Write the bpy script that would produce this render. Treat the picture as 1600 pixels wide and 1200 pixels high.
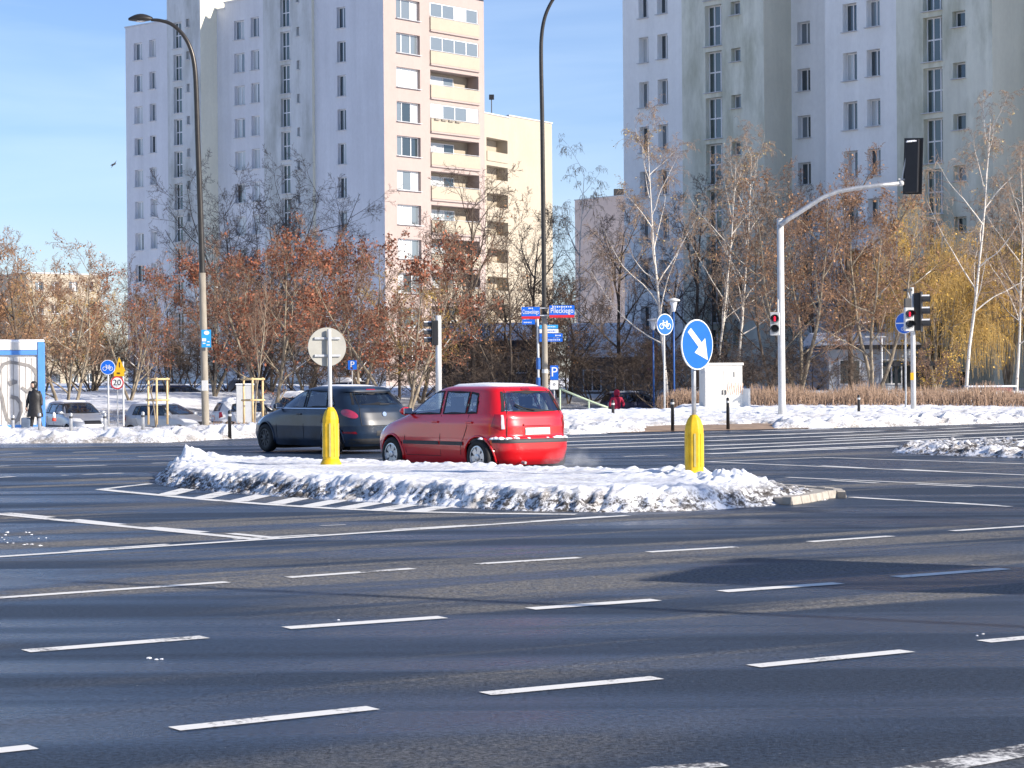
import bpy, bmesh, math, random
import numpy as np
from mathutils import Vector, Matrix, noise
R = math.radians
for o in list(bpy.data.objects): bpy.data.objects.remove(o)
scene = bpy.context.scene
COL = scene.collection

# ------------------------------------------------------------------ camera
F = 3400.0                       # focal length in photograph pixels (1600 wide)
CAMH = 1.65
PITCH, ROLL = -0.202, -0.45
cd = bpy.data.cameras.new('camera'); cam = bpy.data.objects.new('camera', cd); COL.objects.link(cam)
cd.sensor_width = 36.0; cd.lens = F*36.0/1600.0; cd.clip_end = 3000; cd.clip_start = 0.5
CR = (Matrix.Rotation(R(90+PITCH), 3, 'X') @ Matrix.Rotation(R(ROLL), 3, 'Z'))
cam.matrix_world = Matrix.Translation((0, 0, CAMH)) @ CR.to_4x4()
scene.camera = cam
# ------------------------------------------------------------------ sky and sun
SUN_EL, SUN_AZ = 25.0, 62.0      # azimuth: from straight behind the camera towards the right
sdir = Vector((math.sin(R(SUN_AZ))*math.cos(R(SUN_EL)), -math.cos(R(SUN_AZ))*math.cos(R(SUN_EL)), math.sin(R(SUN_EL))))
world = bpy.data.worlds.new('World'); scene.world = world; world.use_nodes = True
wn, wl = world.node_tree.nodes, world.node_tree.links
for n in list(wn): wn.remove(n)
sky = wn.new('ShaderNodeTexSky'); sky.sky_type = 'NISHITA'; sky.sun_disc = False
sky.sun_elevation = R(SUN_EL); sky.sun_rotation = math.atan2(sdir.x, sdir.y)
sky.air_density = 1.0; sky.dust_density = 0.2; sky.ozone_density = 4.0; sky.altitude = 100
tcw = wn.new('ShaderNodeTexCoord'); mpw = wn.new('ShaderNodeMapping'); mpw.inputs['Scale'].default_value = (2.0, 2.0, 14.0)
nzw = wn.new('ShaderNodeTexNoise'); nzw.inputs['Scale'].default_value = 2.2; nzw.inputs['Detail'].default_value = 5; nzw.inputs['Distortion'].default_value = .4
rpw = wn.new('ShaderNodeValToRGB'); rpw.color_ramp.elements[0].position = .42; rpw.color_ramp.elements[1].position = .85
rpw.color_ramp.elements[1].color = (.32, .32, .32, 1)
mxw = wn.new('ShaderNodeMix'); mxw.data_type = 'RGBA'; mxw.inputs[7].default_value = (5.6, 6.6, 7.8, 1)
bgw = wn.new('ShaderNodeBackground'); bgw.inputs['Strength'].default_value = 0.10
ow = wn.new('ShaderNodeOutputWorld')
wl.new(tcw.outputs['Generated'], mpw.inputs['Vector']); wl.new(mpw.outputs['Vector'], nzw.inputs['Vector'])
wl.new(nzw.outputs['Fac'], rpw.inputs['Fac']); wl.new(rpw.outputs['Color'], mxw.inputs[0])
tnt = wn.new('ShaderNodeMix'); tnt.data_type = 'RGBA'; tnt.blend_type = 'MULTIPLY'; tnt.inputs[0].default_value = 1; tnt.inputs[7].default_value = (.82, .81, .95, 1); wl.new(sky.outputs['Color'], tnt.inputs[6]); wl.new(tnt.outputs[2], mxw.inputs[6]); wl.new(mxw.outputs[2], bgw.inputs['Color']); wl.new(bgw.outputs['Background'], ow.inputs['Surface'])
sl = bpy.data.lights.new('sun', 'SUN'); sl.energy = 4.2; sl.angle = R(0.5); sl.color = (1.0, .91, .80)
so = bpy.data.objects.new('sun', sl); COL.objects.link(so); so.rotation_euler = sdir.to_track_quat('Z', 'Y').to_euler(); so.location = (60, -20, 60)
vs = scene.view_settings; vs.view_transform = 'Standard'; vs.look = 'None'; vs.exposure = 0.82; vs.gamma = 1; vs.use_curve_mapping = False

# ------------------------------------------------------------------ pixel helpers
def ray(x, y): return CR @ Vector(((x-800)/F, -(y-600)/F, -1))
def G(x, y, z=0.0):
    d = ray(x, y); t = (z-CAMH)/d.z
    return Vector((d.x*t, d.y*t, z))
def AT(x, y, D):
    d = ray(x, y); t = D/d.y
    return Vector((d.x*t, D, CAMH+d.z*t))
def col_ratio(x, y=300): d = ray(x, y); return d.x/d.y
def PXM(D): return F/D

# ------------------------------------------------------------------ materials
def new_mat(name):
    m = bpy.data.materials.new(name); m.use_nodes = True
    nt = m.node_tree; b = nt.nodes['Principled BSDF']
    return m, nt.nodes, nt.links, b
def noise_node(N, L, scale, detail=4, coord='Object', mscale=None, rot=None, rough=.55, dist=0):
    tc = N.new('ShaderNodeTexCoord'); mp = N.new('ShaderNodeMapping')
    if mscale: mp.inputs['Scale'].default_value = mscale
    m0 = None
    if rot: m0 = N.new('ShaderNodeMapping'); m0.inputs['Rotation'].default_value = rot      # turn first, stretch afterwards
    nz = N.new('ShaderNodeTexNoise'); nz.inputs['Scale'].default_value = scale; nz.inputs['Detail'].default_value = detail
    nz.inputs['Roughness'].default_value = rough; nz.inputs['Distortion'].default_value = dist
    if m0: L.new(tc.outputs[coord], m0.inputs['Vector']); L.new(m0.outputs['Vector'], mp.inputs['Vector'])
    else: L.new(tc.outputs[coord], mp.inputs['Vector'])
    L.new(mp.outputs['Vector'], nz.inputs['Vector'])
    return nz
def ramp(N, L, src, p0, p1, c0=(0,0,0,1), c1=(1,1,1,1)):
    r = N.new('ShaderNodeValToRGB'); e = r.color_ramp.elements
    e[0].position = p0; e[1].position = p1; e[0].color = c0; e[1].color = c1
    L.new(src, r.inputs['Fac']); return r
def mixc(N, L, fac, a, b, mode='MIX'):
    m = N.new('ShaderNodeMix'); m.data_type = 'RGBA'; m.blend_type = mode
    for s, v in ((0, fac), (6, a), (7, b)):
        if isinstance(v, (int, float)): m.inputs[s].default_value = v
        elif isinstance(v, tuple): m.inputs[s].default_value = v if len(v) == 4 else v+(1,)
        else: L.new(v, m.inputs[s])
    return m.outputs[2]
def bump(N, L, b, src, strength, dist):
    bp = N.new('ShaderNodeBump'); bp.inputs['Strength'].default_value = strength; bp.inputs['Distance'].default_value = dist
    L.new(src, bp.inputs['Height']); L.new(bp.outputs['Normal'], b.inputs['Normal']); return bp
def M(name, c, rough=.6, metal=0, spec=.5, var=.12, vscale=6, coat=0, bmp=0, bscale=60, vz=None):
    m, N, L, b = new_mat(name)
    b.inputs['Roughness'].default_value = rough; b.inputs['Metallic'].default_value = metal
    b.inputs['Specular IOR Level'].default_value = spec; b.inputs['Coat Weight'].default_value = coat; b.inputs['Coat Roughness'].default_value = .08
    if var:
        nz = noise_node(N, L, vscale, 5, mscale=vz)
        c2 = tuple(x*(1-var*2.2) for x in c); c3 = tuple(min(1, x*(1+var)) for x in c)
        rp = ramp(N, L, nz.outputs['Fac'], .3, .7, c2+(1,), c3+(1,)); L.new(rp.outputs['Color'], b.inputs['Base Color'])
    else: b.inputs['Base Color'].default_value = c+(1,)
    if bmp:
        n2 = noise_node(N, L, bscale, 4); bump(N, L, b, n2.outputs['Fac'], .6, bmp)
    return m
def leafmat(name, c, var=.35):
    m, N, L, b = new_mat(name); b.inputs['Roughness'].default_value = .7
    gi = N.new('ShaderNodeNewGeometry'); rp = ramp(N, L, gi.outputs['Random Per Island'], 0, 1, tuple(x*(1-var) for x in c)+(1,), tuple(min(1, x*(1+var)) for x in c)+(1,))
    L.new(rp.outputs['Color'], b.inputs['Base Color']); b.inputs['Subsurface Weight'].default_value = 0
    return m

# asphalt: damp, blue sky sheen painted into its colour, with streaks of dry pale tarmac that follow the lanes
def asphalt():
    m, N, L, b = new_mat('damp_asphalt_sky_tint')
    lane = math.atan2(3400, 5715)           # lane direction measured from +X
    st = noise_node(N, L, 1.0, 3, mscale=(.06, .95, 1), rot=(0, 0, -lane), rough=.5, dist=.25)
    st2 = noise_node(N, L, 1.0, 2, mscale=(.10, .22, 1), rot=(0, 0, -lane-.2), rough=.5)
    st3 = noise_node(N, L, 1.0, 3, mscale=(.05, .8, 1), rot=(0, 0, -lane+.55), rough=.5, dist=.4)
    fine = noise_node(N, L, 30, 5, rough=.85)
    mid = noise_node(N, L, 9, 5, rough=.65)
    r1 = ramp(N, L, st.outputs['Fac'], .50, .585); r2 = ramp(N, L, st2.outputs['Fac'], .42, .52); rm = ramp(N, L, mid.outputs['Fac'], .30, .55, (.25, .25, .25, 1), (1, 1, 1, 1))
    def mul(p, q):
        x = N.new('ShaderNodeMath'); x.operation = 'MULTIPLY'; L.new(p, x.inputs[0]); L.new(q, x.inputs[1]); return x.outputs[0]
    dry = mul(mul(r1.outputs['Color'], r2.outputs['Color']), rm.outputs['Color'])
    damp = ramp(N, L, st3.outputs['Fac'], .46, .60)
    wet_sky_tint = ramp(N, L, fine.outputs['Fac'], .38, .64, (.004, .010, .024, 1), (.066, .112, .200, 1))  # blue of the reflected sky put into the base colour
    brown = ramp(N, L, fine.outputs['Fac'], .38, .64, (.005, .009, .018, 1), (.060, .086, .130, 1))  # greyer damp tone, still carrying some painted sky blue
    dryc = ramp(N, L, fine.outputs['Fac'], .38, .64, (.035, .034, .033, 1), (.36, .345, .32, 1))
    c = mixc(N, L, damp.outputs['Color'], wet_sky_tint.outputs['Color'], brown.outputs['Color'])
    c = mixc(N, L, dry, c, dryc.outputs['Color'])
    salt = noise_node(N, L, 42, 2, rough=.4); rs = ramp(N, L, salt.outputs['Fac'], .765, .79)
    c = mixc(N, L, rs.outputs['Color'], c, (.42, .42, .42))
    L.new(c, b.inputs['Base Color'])
    rr = ramp(N, L, damp.outputs['Color'], 0, 1, (.24, .24, .24, 1), (.55, .55, .55, 1))
    ro = mixc(N, L, dry, rr.outputs['Color'], (.92, .92, .92))
    L.new(ro, b.inputs['Roughness']); b.inputs['Specular IOR Level'].default_value = .28
    bump(N, L, b, fine.outputs['Fac'], .9, .02)
    return m
def paint_mat(name, wear0, wear1):
    m, N, L, b = new_mat(name); b.inputs['Roughness'].default_value = .75
    n1 = noise_node(N, L, 30, 6, rough=.7); n2 = noise_node(N, L, 3, 3)
    a = N.new('ShaderNodeMath'); a.operation = 'ADD'; L.new(n1.outputs['Fac'], a.inputs[0]); L.new(n2.outputs['Fac'], a.inputs[1])
    h = N.new('ShaderNodeMath'); h.operation = 'MULTIPLY'; h.inputs[1].default_value = .5; L.new(a.outputs[0], h.inputs[0])
    r = ramp(N, L, h.outputs[0], wear0, wear1)
    c = mixc(N, L, r.outputs['Color'], (.06, .06, .065), (.80, .78, .72)); L.new(c, b.inputs['Base Color'])
    return m
def snow_mat(name, dirt, zlo, zhi, dirtcol=(.10, .085, .07)):
    m, N, L, b = new_mat(name); b.inputs['Roughness'].default_value = .65; b.inputs['Specular IOR Level'].default_value = .3
    tc = N.new('ShaderNodeTexCoord'); sp = N.new('ShaderNodeSeparateXYZ'); L.new(tc.outputs['Object'], sp.inputs[0])
    mr = N.new('ShaderNodeMapRange'); mr.inputs[1].default_value = zlo; mr.inputs[2].default_value = zhi; mr.inputs[3].default_value = 1; mr.inputs[4].default_value = 0
    L.new(sp.outputs['Z'], mr.inputs[0])
    n1 = noise_node(N, L, 13, 7, rough=.8); n2 = noise_node(N, L, 1.1, 3)
    ad = N.new('ShaderNodeMath'); ad.operation = 'ADD'; L.new(n1.outputs['Fac'], ad.inputs[0])
    sc = N.new('ShaderNodeMath'); sc.operation = 'MULTIPLY_ADD'; sc.inputs[1].default_value = .5; sc.inputs[2].default_value = -.25
    L.new(n2.outputs['Fac'], sc.inputs[0]); L.new(sc.outputs[0], ad.inputs[1])
    r = ramp(N, L, ad.outputs[0], .45, .55)
    mu = N.new('ShaderNodeMath'); mu.operation = 'MULTIPLY'; L.new(r.outputs['Color'], mu.inputs[0]); L.new(mr.outputs[0], mu.inputs[1])
    m2 = N.new('ShaderNodeMath'); m2.operation = 'MULTIPLY'; m2.inputs[1].default_value = dirt; L.new(mu.outputs[0], m2.inputs[0])
    tan = noise_node(N, L, 1.7, 4); rt = ramp(N, L, tan.outputs['Fac'], .52, .70, (.86, .87, .89, 1), (.74, .66, .55, 1))
    tz = mixc(N, L, mr.outputs[0], (.86, .87, .89), rt.outputs['Color'])
    c = mixc(N, L, m2.outputs[0], tz, dirtcol); L.new(c, b.inputs['Base Color'])
    n3 = noise_node(N, L, 11, 7, rough=.7); bump(N, L, b, n3.outputs['Fac'], .4, .03)
    return m
def plaster(name, c, streak=.5, stain=0.0, stainc=(.16, .17, .11)):
    m, N, L, b = new_mat(name); b.inputs['Roughness'].default_value = .9; b.inputs['Specular IOR Level'].default_value = .2
    n1 = noise_node(N, L, 1.0, 5, mscale=(1.1, 1.1, .07), rough=.6); n2 = noise_node(N, L, .35, 4); n3 = noise_node(N, L, 5, 6, mscale=(1, 1, .6))
    r1 = ramp(N, L, n1.outputs['Fac'], .35, .75, (1, 1, 1, 1), (1-streak*.36,)*3+(1,))
    r2 = ramp(N, L, n2.outputs['Fac'], .3, .7, (.93, .93, .93, 1), (1.0, 1.0, 1.0, 1))
    r3 = ramp(N, L, n3.outputs['Fac'], .3, .7, (.94, .94, .94, 1), (1, 1, 1, 1))
    c1 = mixc(N, L, 1.0, c, r1.outputs['Color'], 'MULTIPLY'); c1 = mixc(N, L, 1.0, c1, r2.outputs['Color'], 'MULTIPLY'); c1 = mixc(N, L, 1.0, c1, r3.outputs['Color'], 'MULTIPLY')
    if stain:
        n4 = noise_node(N, L, 1.0, 6, mscale=(.55, .55, .16), rough=.65); r4 = ramp(N, L, n4.outputs['Fac'], .45, .72)
        mm = N.new('ShaderNodeMath'); mm.operation = 'MULTIPLY'; mm.inputs[1].default_value = stain; L.new(r4.outputs['Color'], mm.inputs[0])
        c1 = mixc(N, L, mm.outputs[0], c1, stainc)
    L.new(c1, b.inputs['Base Color']); return m
def glass_pane(name, c, rough=.04):
    m, N, L, b = new_mat(name); b.inputs['Base Color'].default_value = c+(1,); b.inputs['Roughness'].default_value = rough
    b.inputs['Specular IOR Level'].default_value = .8; b.inputs['Coat Weight'].default_value = .6; b.inputs['Coat Roughness'].default_value = .02
    return m
def car_glass(name, tint, transp):
    m = bpy.data.materials.new(name); m.use_nodes = True; N, L = m.node_tree.nodes, m.node_tree.links
    for n in list(N): N.remove(n)
    tr = N.new('ShaderNodeBsdfTransparent'); tr.inputs['Color'].default_value = tint+(1,)
    gl = N.new('ShaderNodeBsdfGlossy'); gl.inputs['Roughness'].default_value = .03; gl.inputs['Color'].default_value = (.9, .95, 1, 1)
    lw = N.new('ShaderNodeLayerWeight'); lw.inputs[0].default_value = .5; fr = N.new('ShaderNodeMath'); fr.operation = 'POWER'; fr.inputs[1].default_value = 4; L.new(lw.outputs['Facing'], fr.inputs[0])
    ad = N.new('ShaderNodeMath'); ad.operation = 'ADD'; ad.inputs[1].default_value = transp; L.new(fr.outputs[0], ad.inputs[0])
    mx = N.new('ShaderNodeMixShader'); o = N.new('ShaderNodeOutputMaterial')
    L.new(ad.outputs[0], mx.inputs[0]); L.new(tr.outputs[0], mx.inputs[1]); L.new(gl.outputs[0], mx.inputs[2]); L.new(mx.outputs[0], o.inputs['Surface'])
    return m
def emit(name, c, s):
    m, N, L, b = new_mat(name); b.inputs['Base Color'].default_value = c+(1,); b.inputs['Emission Color'].default_value = c+(1,); b.inputs['Emission Strength'].default_value = s; return m
def bark(name, c, c2, sc=9, vz=(1, 1, .3), lo=.4, hi=.62):
    m, N, L, b = new_mat(name); b.inputs['Roughness'].default_value = .9; b.inputs['Specular IOR Level'].default_value = .2
    n = noise_node(N, L, sc, 5, mscale=vz); r = ramp(N, L, n.outputs['Fac'], lo, hi, c+(1,), c2+(1,)); L.new(r.outputs['Color'], b.inputs['Base Color'])
    bump(N, L, b, n.outputs['Fac'], .6, .02); return m
MT = dict(
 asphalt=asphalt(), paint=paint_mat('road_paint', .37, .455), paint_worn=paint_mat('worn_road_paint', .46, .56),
 snow=snow_mat('clean_snow', .0, 0, .1), snow_island=snow_mat('ploughed_snow', 1.0, .15, .31, (.075, .066, .058)), snow_verge=snow_mat('verge_snow', .85, .06, .44, (.22, .19, .155)),
 brick=M('pavement_brick', (.36, .25, .17), .85, vscale=3, bmp=.01), kerb=M('kerb_concrete', (.44, .40, .34), .9, vscale=9, bmp=.006),
 lilac=plaster('lilac_render', (.74, .75, .78), .35), lilac_st=plaster('stained_lilac_render', (.68, .70, .70), .5, .5), beige_ret=plaster('beige_render', (.80, .78, .64), .3),
 pink=plaster('pink_render', (.445, .36, .325), .12), cream=plaster('cream_render', (.46, .40, .31), .12), white_bl=plaster('pale_blue_render', (.93, .94, .92), .3),
 grey_gr=plaster('grey_green_render', (.50, .53, .53), .4, .25), stained=plaster('mossy_render', (.84, .85, .73), .6, .75, (.27, .28, .18)), pinkfar=plaster('far_pink_render', (.74, .62, .56), .2),
 pvc=M('white_frame', (.80, .80, .80), .4, var=.03), pane_d=glass_pane('dark_pane', (.035, .05, .06)), pane_c=glass_pane('curtained_pane', (.50, .52, .52)), pane_m=glass_pane('grey_pane', (.16, .19, .21)),
 sill=M('sill_metal', (.55, .56, .58), .5, var=.05), stairglass=glass_pane('stair_pane', (.05, .075, .075)), dark=M('dark_plastic', (.016, .016, .018), .45, var=.1), black=M('black_rubber', (.012, .012, .013), .7, var=.1),
 steel=M('galvanised_steel', (.50, .51, .52), .45, metal=.5, vscale=12), lampblk=M('dark_lamp_paint', (.05, .045, .04), .35, metal=.4), concrete=M('concrete_pole', (.33, .29, .23), .8, vscale=8, vz=(1, 1, .2)),
 lightgrey=M('light_grey_paint', (.62, .62, .60), .5, var=.05), cabinet=M('cabinet_paint', (.72, .70, .64), .5, var=.05, vscale=2), yellow=M('yellow_plastic', (.80, .50, .012), .5, var=.14, vscale=5),
 reflect=M('reflector_strip', (.55, .47, .18), .3, var=.1), signblue=M('sign_blue', (.008, .13, .62), .35, var=.04), signwhite=M('sign_white', (.82, .82, .80), .4, var=.03), signback=M('sign_back', (.40, .39, .34), .5, var=.06, vscale=3),
 signred=M('sign_red', (.62, .02, .03), .4, var=.04), signyel=M('sign_yellow', (.85, .45, .01), .45, var=.08), infoblue=M('info_blue', (.03, .35, .75), .4, var=.05), poleblue=M('pole_blue', (.03, .12, .38), .45, var=.1),
 wood=M('fresh_timber', (.72, .52, .27), .8, vscale=5), redpaint=M('red_car_paint', (.68, .004, .009), .28, var=.02, coat=1), darkpaint=M('dusty_dark_paint', (.014, .030, .060), .36, var=.3, vscale=2, coat=.35),
 silver=M('silver_paint', (.42, .44, .47), .35, metal=.5, var=.05, coat=.6), bluepaint=M('dark_blue_paint', (.012, .02, .06), .3, var=.1, coat=.6), whitepaint=M('white_paint', (.7, .71, .72), .35, var=.05, coat=.5),
 glass=car_glass('car_glass', (.70, .80, .84), .24), glassd=car_glass('tinted_glass', (.22, .28, .32), .14), tail=M('tail_lamp', (.33, .002, .012), .12, var=.1, coat=1), tailpink=M('pink_tail_lamp', (.60, .04, .10), .2, var=.1, coat=1),
 clear=M('clear_lamp', (.75, .75, .75), .15, var=.05, coat=1), rim=M('alloy_rim', (.60, .61, .63), .3, metal=.7, var=.04), rimd=M('dark_rim', (.06, .06, .065), .45, var=.1), chrome=M('chrome', (.8, .8, .8), .12, metal=1, var=0),
 seat=M('seat_fabric', (.10, .10, .11), .9, var=.15), trim=M('grey_trim', (.05, .05, .052), .6, var=.1),
 bark=bark('grey_bark', (.17, .14, .105), (.36, .30, .22)), barkd=bark('dark_bark', (.06, .048, .04), (.17, .135, .105)), birch=bark('birch_bark', (.66, .61, .54), (.09, .075, .06), 7, (1, 1, 3), .60, .66),
 twig=bark('brown_twigs', (.20, .12, .08), (.34, .22, .15)), twigd=bark('dark_twigs', (.09, .068, .055), (.19, .145, .115)), twigl=bark('pale_twigs', (.26, .18, .13), (.40, .30, .22)), willow=bark('golden_twigs', (.48, .31, .10), (.66, .46, .18)),
 leafred=leafmat('russet_leaves', (.25, .085, .042), .55), leafbr=leafmat('brown_leaves', (.32, .17, .08)), leafgold=leafmat('golden_leaves', (.52, .33, .06)), leafpale=leafmat('straw_leaves', (.50, .38, .16)),
 reed=leafmat('dry_hedge_stems', (.33, .22, .15)), coat=M('black_coat', (.02, .018, .018), .5, var=.3, vscale=14), skin=M('skin', (.55, .36, .27), .6, var=.05), hair=M('dark_hair', (.03, .022, .018), .6), bag=M('blue_grey_bag', (.12, .16, .23), .7), redcoat=M('red_jacket', (.50, .015, .06), .75, vscale=9),
 contw=M('container_white', (.74, .70, .64), .55, var=.04), contb=M('container_blue', (.10, .30, .72), .5, var=.08, vscale=2), graf=M('graffiti_grey', (.30, .28, .26), .7, var=.1), rail=M('pale_green_rail', (.50, .60, .42), .5, var=.05),
 redlamp=emit('red_light', (.9, .02, .06), .7), roofdark=M('dark_roof', (.05, .05, .055), .8), walldark=M('brown_wall', (.24, .21, .18), .9), wallblue=plaster('pale_house_wall', (.50, .54, .60), .2), orange=M('faded_orange', (.75, .50, .36), .7, var=.2, vscale=8),
 cone=M('cone_red', (.75, .08, .05), .5), ground=M('frozen_ground', (.7, .7, .72), .9), plate=M('plate_white', (.80, .80, .78), .4, var=.05), ink=M('plate_ink', (.42, .46, .45), .5, var=.1), pinkpaint=M('pink_paint', (.55, .22, .22), .7, var=.1))

# ------------------------------------------------------------------ mesh helpers
def link(o, parent=None):
    COL.objects.link(o)
    if parent is not None: o.parent = parent
    return o
def tag(o, label=None, cat=None, group=None, kind=None):
    if label: o['label'] = label
    if cat: o['category'] = cat
    if group: o['group'] = group
    if kind: o['kind'] = kind
    return o
def thing(name, label, cat, loc=(0, 0, 0), rz=0, group=None):
    o = bpy.data.objects.new(name, None); o.empty_display_size = .3; link(o); o.location = loc; o.rotation_euler = (0, 0, rz)
    return tag(o, label, cat, group)
class MB:
    def __init__(s): s.v = []; s.f = []
    def add(s, vs, fs):
        n = len(s.v); s.v += [tuple(v) for v in vs]; s.f += [tuple(i+n for i in f) for f in fs]; return s
    def box(s, c, d, rz=0, bev=0, mat=None):
        x, y, z = d[0]/2, d[1]/2, d[2]/2
        vs = [Vector((a*x, b*y, e*z)) for e in (-1, 1) for a, b in ((-1, -1), (1, -1), (1, 1), (-1, 1))]
        m = mat if mat is not None else Matrix.Rotation(rz, 3, 'Z')
        return s.add([m @ v + Vector(c) for v in vs], [(3, 2, 1, 0), (4, 5, 6, 7), (0, 1, 5, 4), (1, 2, 6, 5), (2, 3, 7, 6), (3, 0, 4, 7)])
    def tube(s, pts, rad, n=10, caps=True):
        pts = [Vector(p) for p in pts]
        if isinstance(rad, (int, float)): rad = [rad]*len(pts)
        base = len(s.v); up = Vector((0, 0, 1)); a = None
        for i, p in enumerate(pts):
            d = (pts[min(i+1, len(pts)-1)]-pts[max(i-1, 0)]).normalized()
            if a is None: a = d.orthogonal().normalized()
            else: a = (a-d*a.dot(d)).normalized()
            b = d.cross(a)
            for k in range(n):
                t = 2*math.pi*k/n; s.v.append(tuple(p+(a*math.cos(t)+b*math.sin(t))*rad[i]))
        for i in range(len(pts)-1):
            for k in range(n):
                k2 = (k+1) % n; s.f.append((base+i*n+k, base+i*n+k2, base+(i+1)*n+k2, base+(i+1)*n+k))
        if caps:
            s.f.append(tuple(base+k for k in reversed(range(n)))); s.f.append(tuple(base+(len(pts)-1)*n+k for k in range(n)))
        return s
    def lathe(s, prof, n=16, c=(0, 0, 0), m=None):
        base = len(s.v); c = Vector(c)
        for r, z in prof:
            for k in range(n):
                t = 2*math.pi*k/n; v = Vector((r*math.cos(t), r*math.sin(t), z)); s.v.append(tuple((m @ v if m else v)+c))
        for i in range(len(prof)-1):
            for k in range(n):
                k2 = (k+1) % n; s.f.append((base+i*n+k, base+i*n+k2, base+(i+1)*n+k2, base+(i+1)*n+k))
        s.f.append(tuple(base+k for k in reversed(range(n)))); s.f.append(tuple(base+(len(prof)-1)*n+k for k in range(n)))
        return s
    def prism(s, poly, y0, y1, m=None):
        """poly in local (x,z); extruded along local y from y0 to y1"""
        n = len(poly); vs = [Vector((x, y0, z)) for x, z in poly]+[Vector((x, y1, z)) for x, z in poly]
        if m: vs = [m @ v for v in vs]
        fs = [tuple(range(n)), tuple(reversed(range(n, 2*n)))]+[(i, i+n, (i+1) % n+n, (i+1) % n) for i in range(n)]
        return s.add(vs, fs)
    def grid(s, pts):
        base = len(s.v); w = len(pts[0])
        for r in pts: s.v += [tuple(p) for p in r]
        for i in range(len(pts)-1):
            for j in range(w-1): s.f.append((base+i*w+j, base+i*w+j+1, base+(i+1)*w+j+1, base+(i+1)*w+j))
        return s
    def mesh(s, name, mat=None, smooth=False, fixn=True):
        me = bpy.data.meshes.new(name); me.from_pydata(s.v, [], s.f)
        if fixn:
            bm = bmesh.new(); bm.from_mesh(me); bmesh.ops.recalc_face_normals(bm, faces=bm.faces); bm.to_mesh(me); bm.free()
        if mat: me.materials.append(MT[mat])
        if smooth: me.shade_smooth()
        return me
    def build(s, name, mat=None, parent=None, smooth=False, bev=0, fixn=True):
        o = bpy.data.objects.new(name, s.mesh(name, mat, smooth, fixn)); link(o, parent)
        if bev:
            b = o.modifiers.new('bevel', 'BEVEL'); b.width = bev; b.segments = 2; b.limit_method = 'ANGLE'
        return o
def put(name, me, parent=None, loc=(0, 0, 0), rot=None):
    o = bpy.data.objects.new(name, me); link(o, parent); o.location = loc
    if rot: o.rotation_euler = rot
    return o
def copy_tree(o, parent=None):
    c = o.copy(); COL.objects.link(c); c.parent = parent
    for ch in o.children: copy_tree(ch, c)
    return c
def raw_mesh(name, V, Fq, mats, midx=None, smooth=False):
    """V (n,3), Fq (m,k) numpy; fast"""
    me = bpy.data.meshes.new(name); k = Fq.shape[1]
    me.vertices.add(len(V)); me.vertices.foreach_set('co', np.asarray(V, np.float32).ravel())
    me.loops.add(Fq.size); me.loops.foreach_set('vertex_index', Fq.astype(np.int32).ravel())
    me.polygons.add(len(Fq)); me.polygons.foreach_set('loop_start', np.arange(0, Fq.size, k, dtype=np.int32))
    for m in mats: me.materials.append(MT[m])
    me.update(calc_edges=True); me.validate()
    if smooth: me.shade_smooth()
    return me
def text_mesh(txt, size, mat, align='CENTER', xs=1.0, depth=0.004):
    c = bpy.data.curves.new('text', 'FONT'); c.body = txt; c.size = size; c.align_x = align; c.align_y = 'CENTER'; c.extrude = depth/2; c.resolution_u = 3
    o = bpy.data.objects.new('text', c); COL.objects.link(o)
    me = bpy.data.meshes.new_from_object(o.evaluated_get(bpy.context.evaluated_depsgraph_get()))
    bpy.data.objects.remove(o); me.name = 'lettering'
    # stand upright: x stays, y -> z, facing -y
    me.transform(Matrix.Scale(xs, 4, (1, 0, 0))); me.transform(Matrix.Rotation(R(90), 4, 'X')); me.materials.clear(); me.materials.append(MT[mat]); return me
def interp(x, tab):
    return float(np.interp(x, [t[0] for t in tab], [t[1] for t in tab]))
# ================================================================== ground, road, snow
gm = MB().add([(-1500, -300, -1.6), (1500, -300, -1.6), (1500, 2500, -1.6), (-1500, 2500, -1.6)], [(0, 1, 2, 3)])
tag(gm.build('ground', 'ground'), 'snow-covered open ground far beyond the crossing', None, kind='structure')

EDGE = [(-900, 700), (-200, 694), (0, 693), (250, 692), (400, 684), (600, 680), (890, 679), (1030, 675), (1210, 671), (1300, 669), (1450, 665), (1600, 660), (1900, 651), (2500, 640)]
EA = [(col_ratio(x, y), G(x, y).y) for x, y in EDGE]
def edge_dist(a): return interp(a, EA)
PROF_T = [0, .5, 1.2, 3, 6, 10, 14, 20, 30, 46, 58, 80, 130, 400]
PROF = {  # heights of the verge behind the kerb at three bearings
 'l': [0, .10, .14, .13, .13, .13, .05, -.3, -.75, -.6, .85, 1.1, 1.2, 1.2],
 'm': [0, .10, .15, .14, .17, .38, .45, .0, -.65, -.6, .4, .8, 1.0, 1.2],
 'r': [0, .10, .15, .15, .19, .30, .40, .5, .6, .8, .9, 1.0, 1.1, 1.2]}
XL, XM0, XM1, XR = [col_ratio(x, 640) for x in (420, 560, 1010, 1070)]
def terrain(X, Y):
    a = X/Y; t = Y-edge_dist(a)
    if t < 0: return 0.0
    l = float(np.interp(t, PROF_T, PROF['l'])); m = float(np.interp(t, PROF_T, PROF['m'])); r = float(np.interp(t, PROF_T, PROF['r']))
    if a < XM0: k = min(1, max(0, (a-XL)/(XM0-XL))); return l*(1-k)+m*k
    k = min(1, max(0, (a-XM1)/(XR-XM1))); return m*(1-k)+r*k
def on_ground(x, D, y=620):
    """stand a thing at photograph column x and depth D"""
    X = col_ratio(x, y)*D
    return Vector((X, D, terrain(X, D)))
def lump(p, s=1.0, o=4): return noise.fractal(Vector(p)*s, 1.0, 2.0, o, noise_basis='PERLIN_ORIGINAL')
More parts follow.
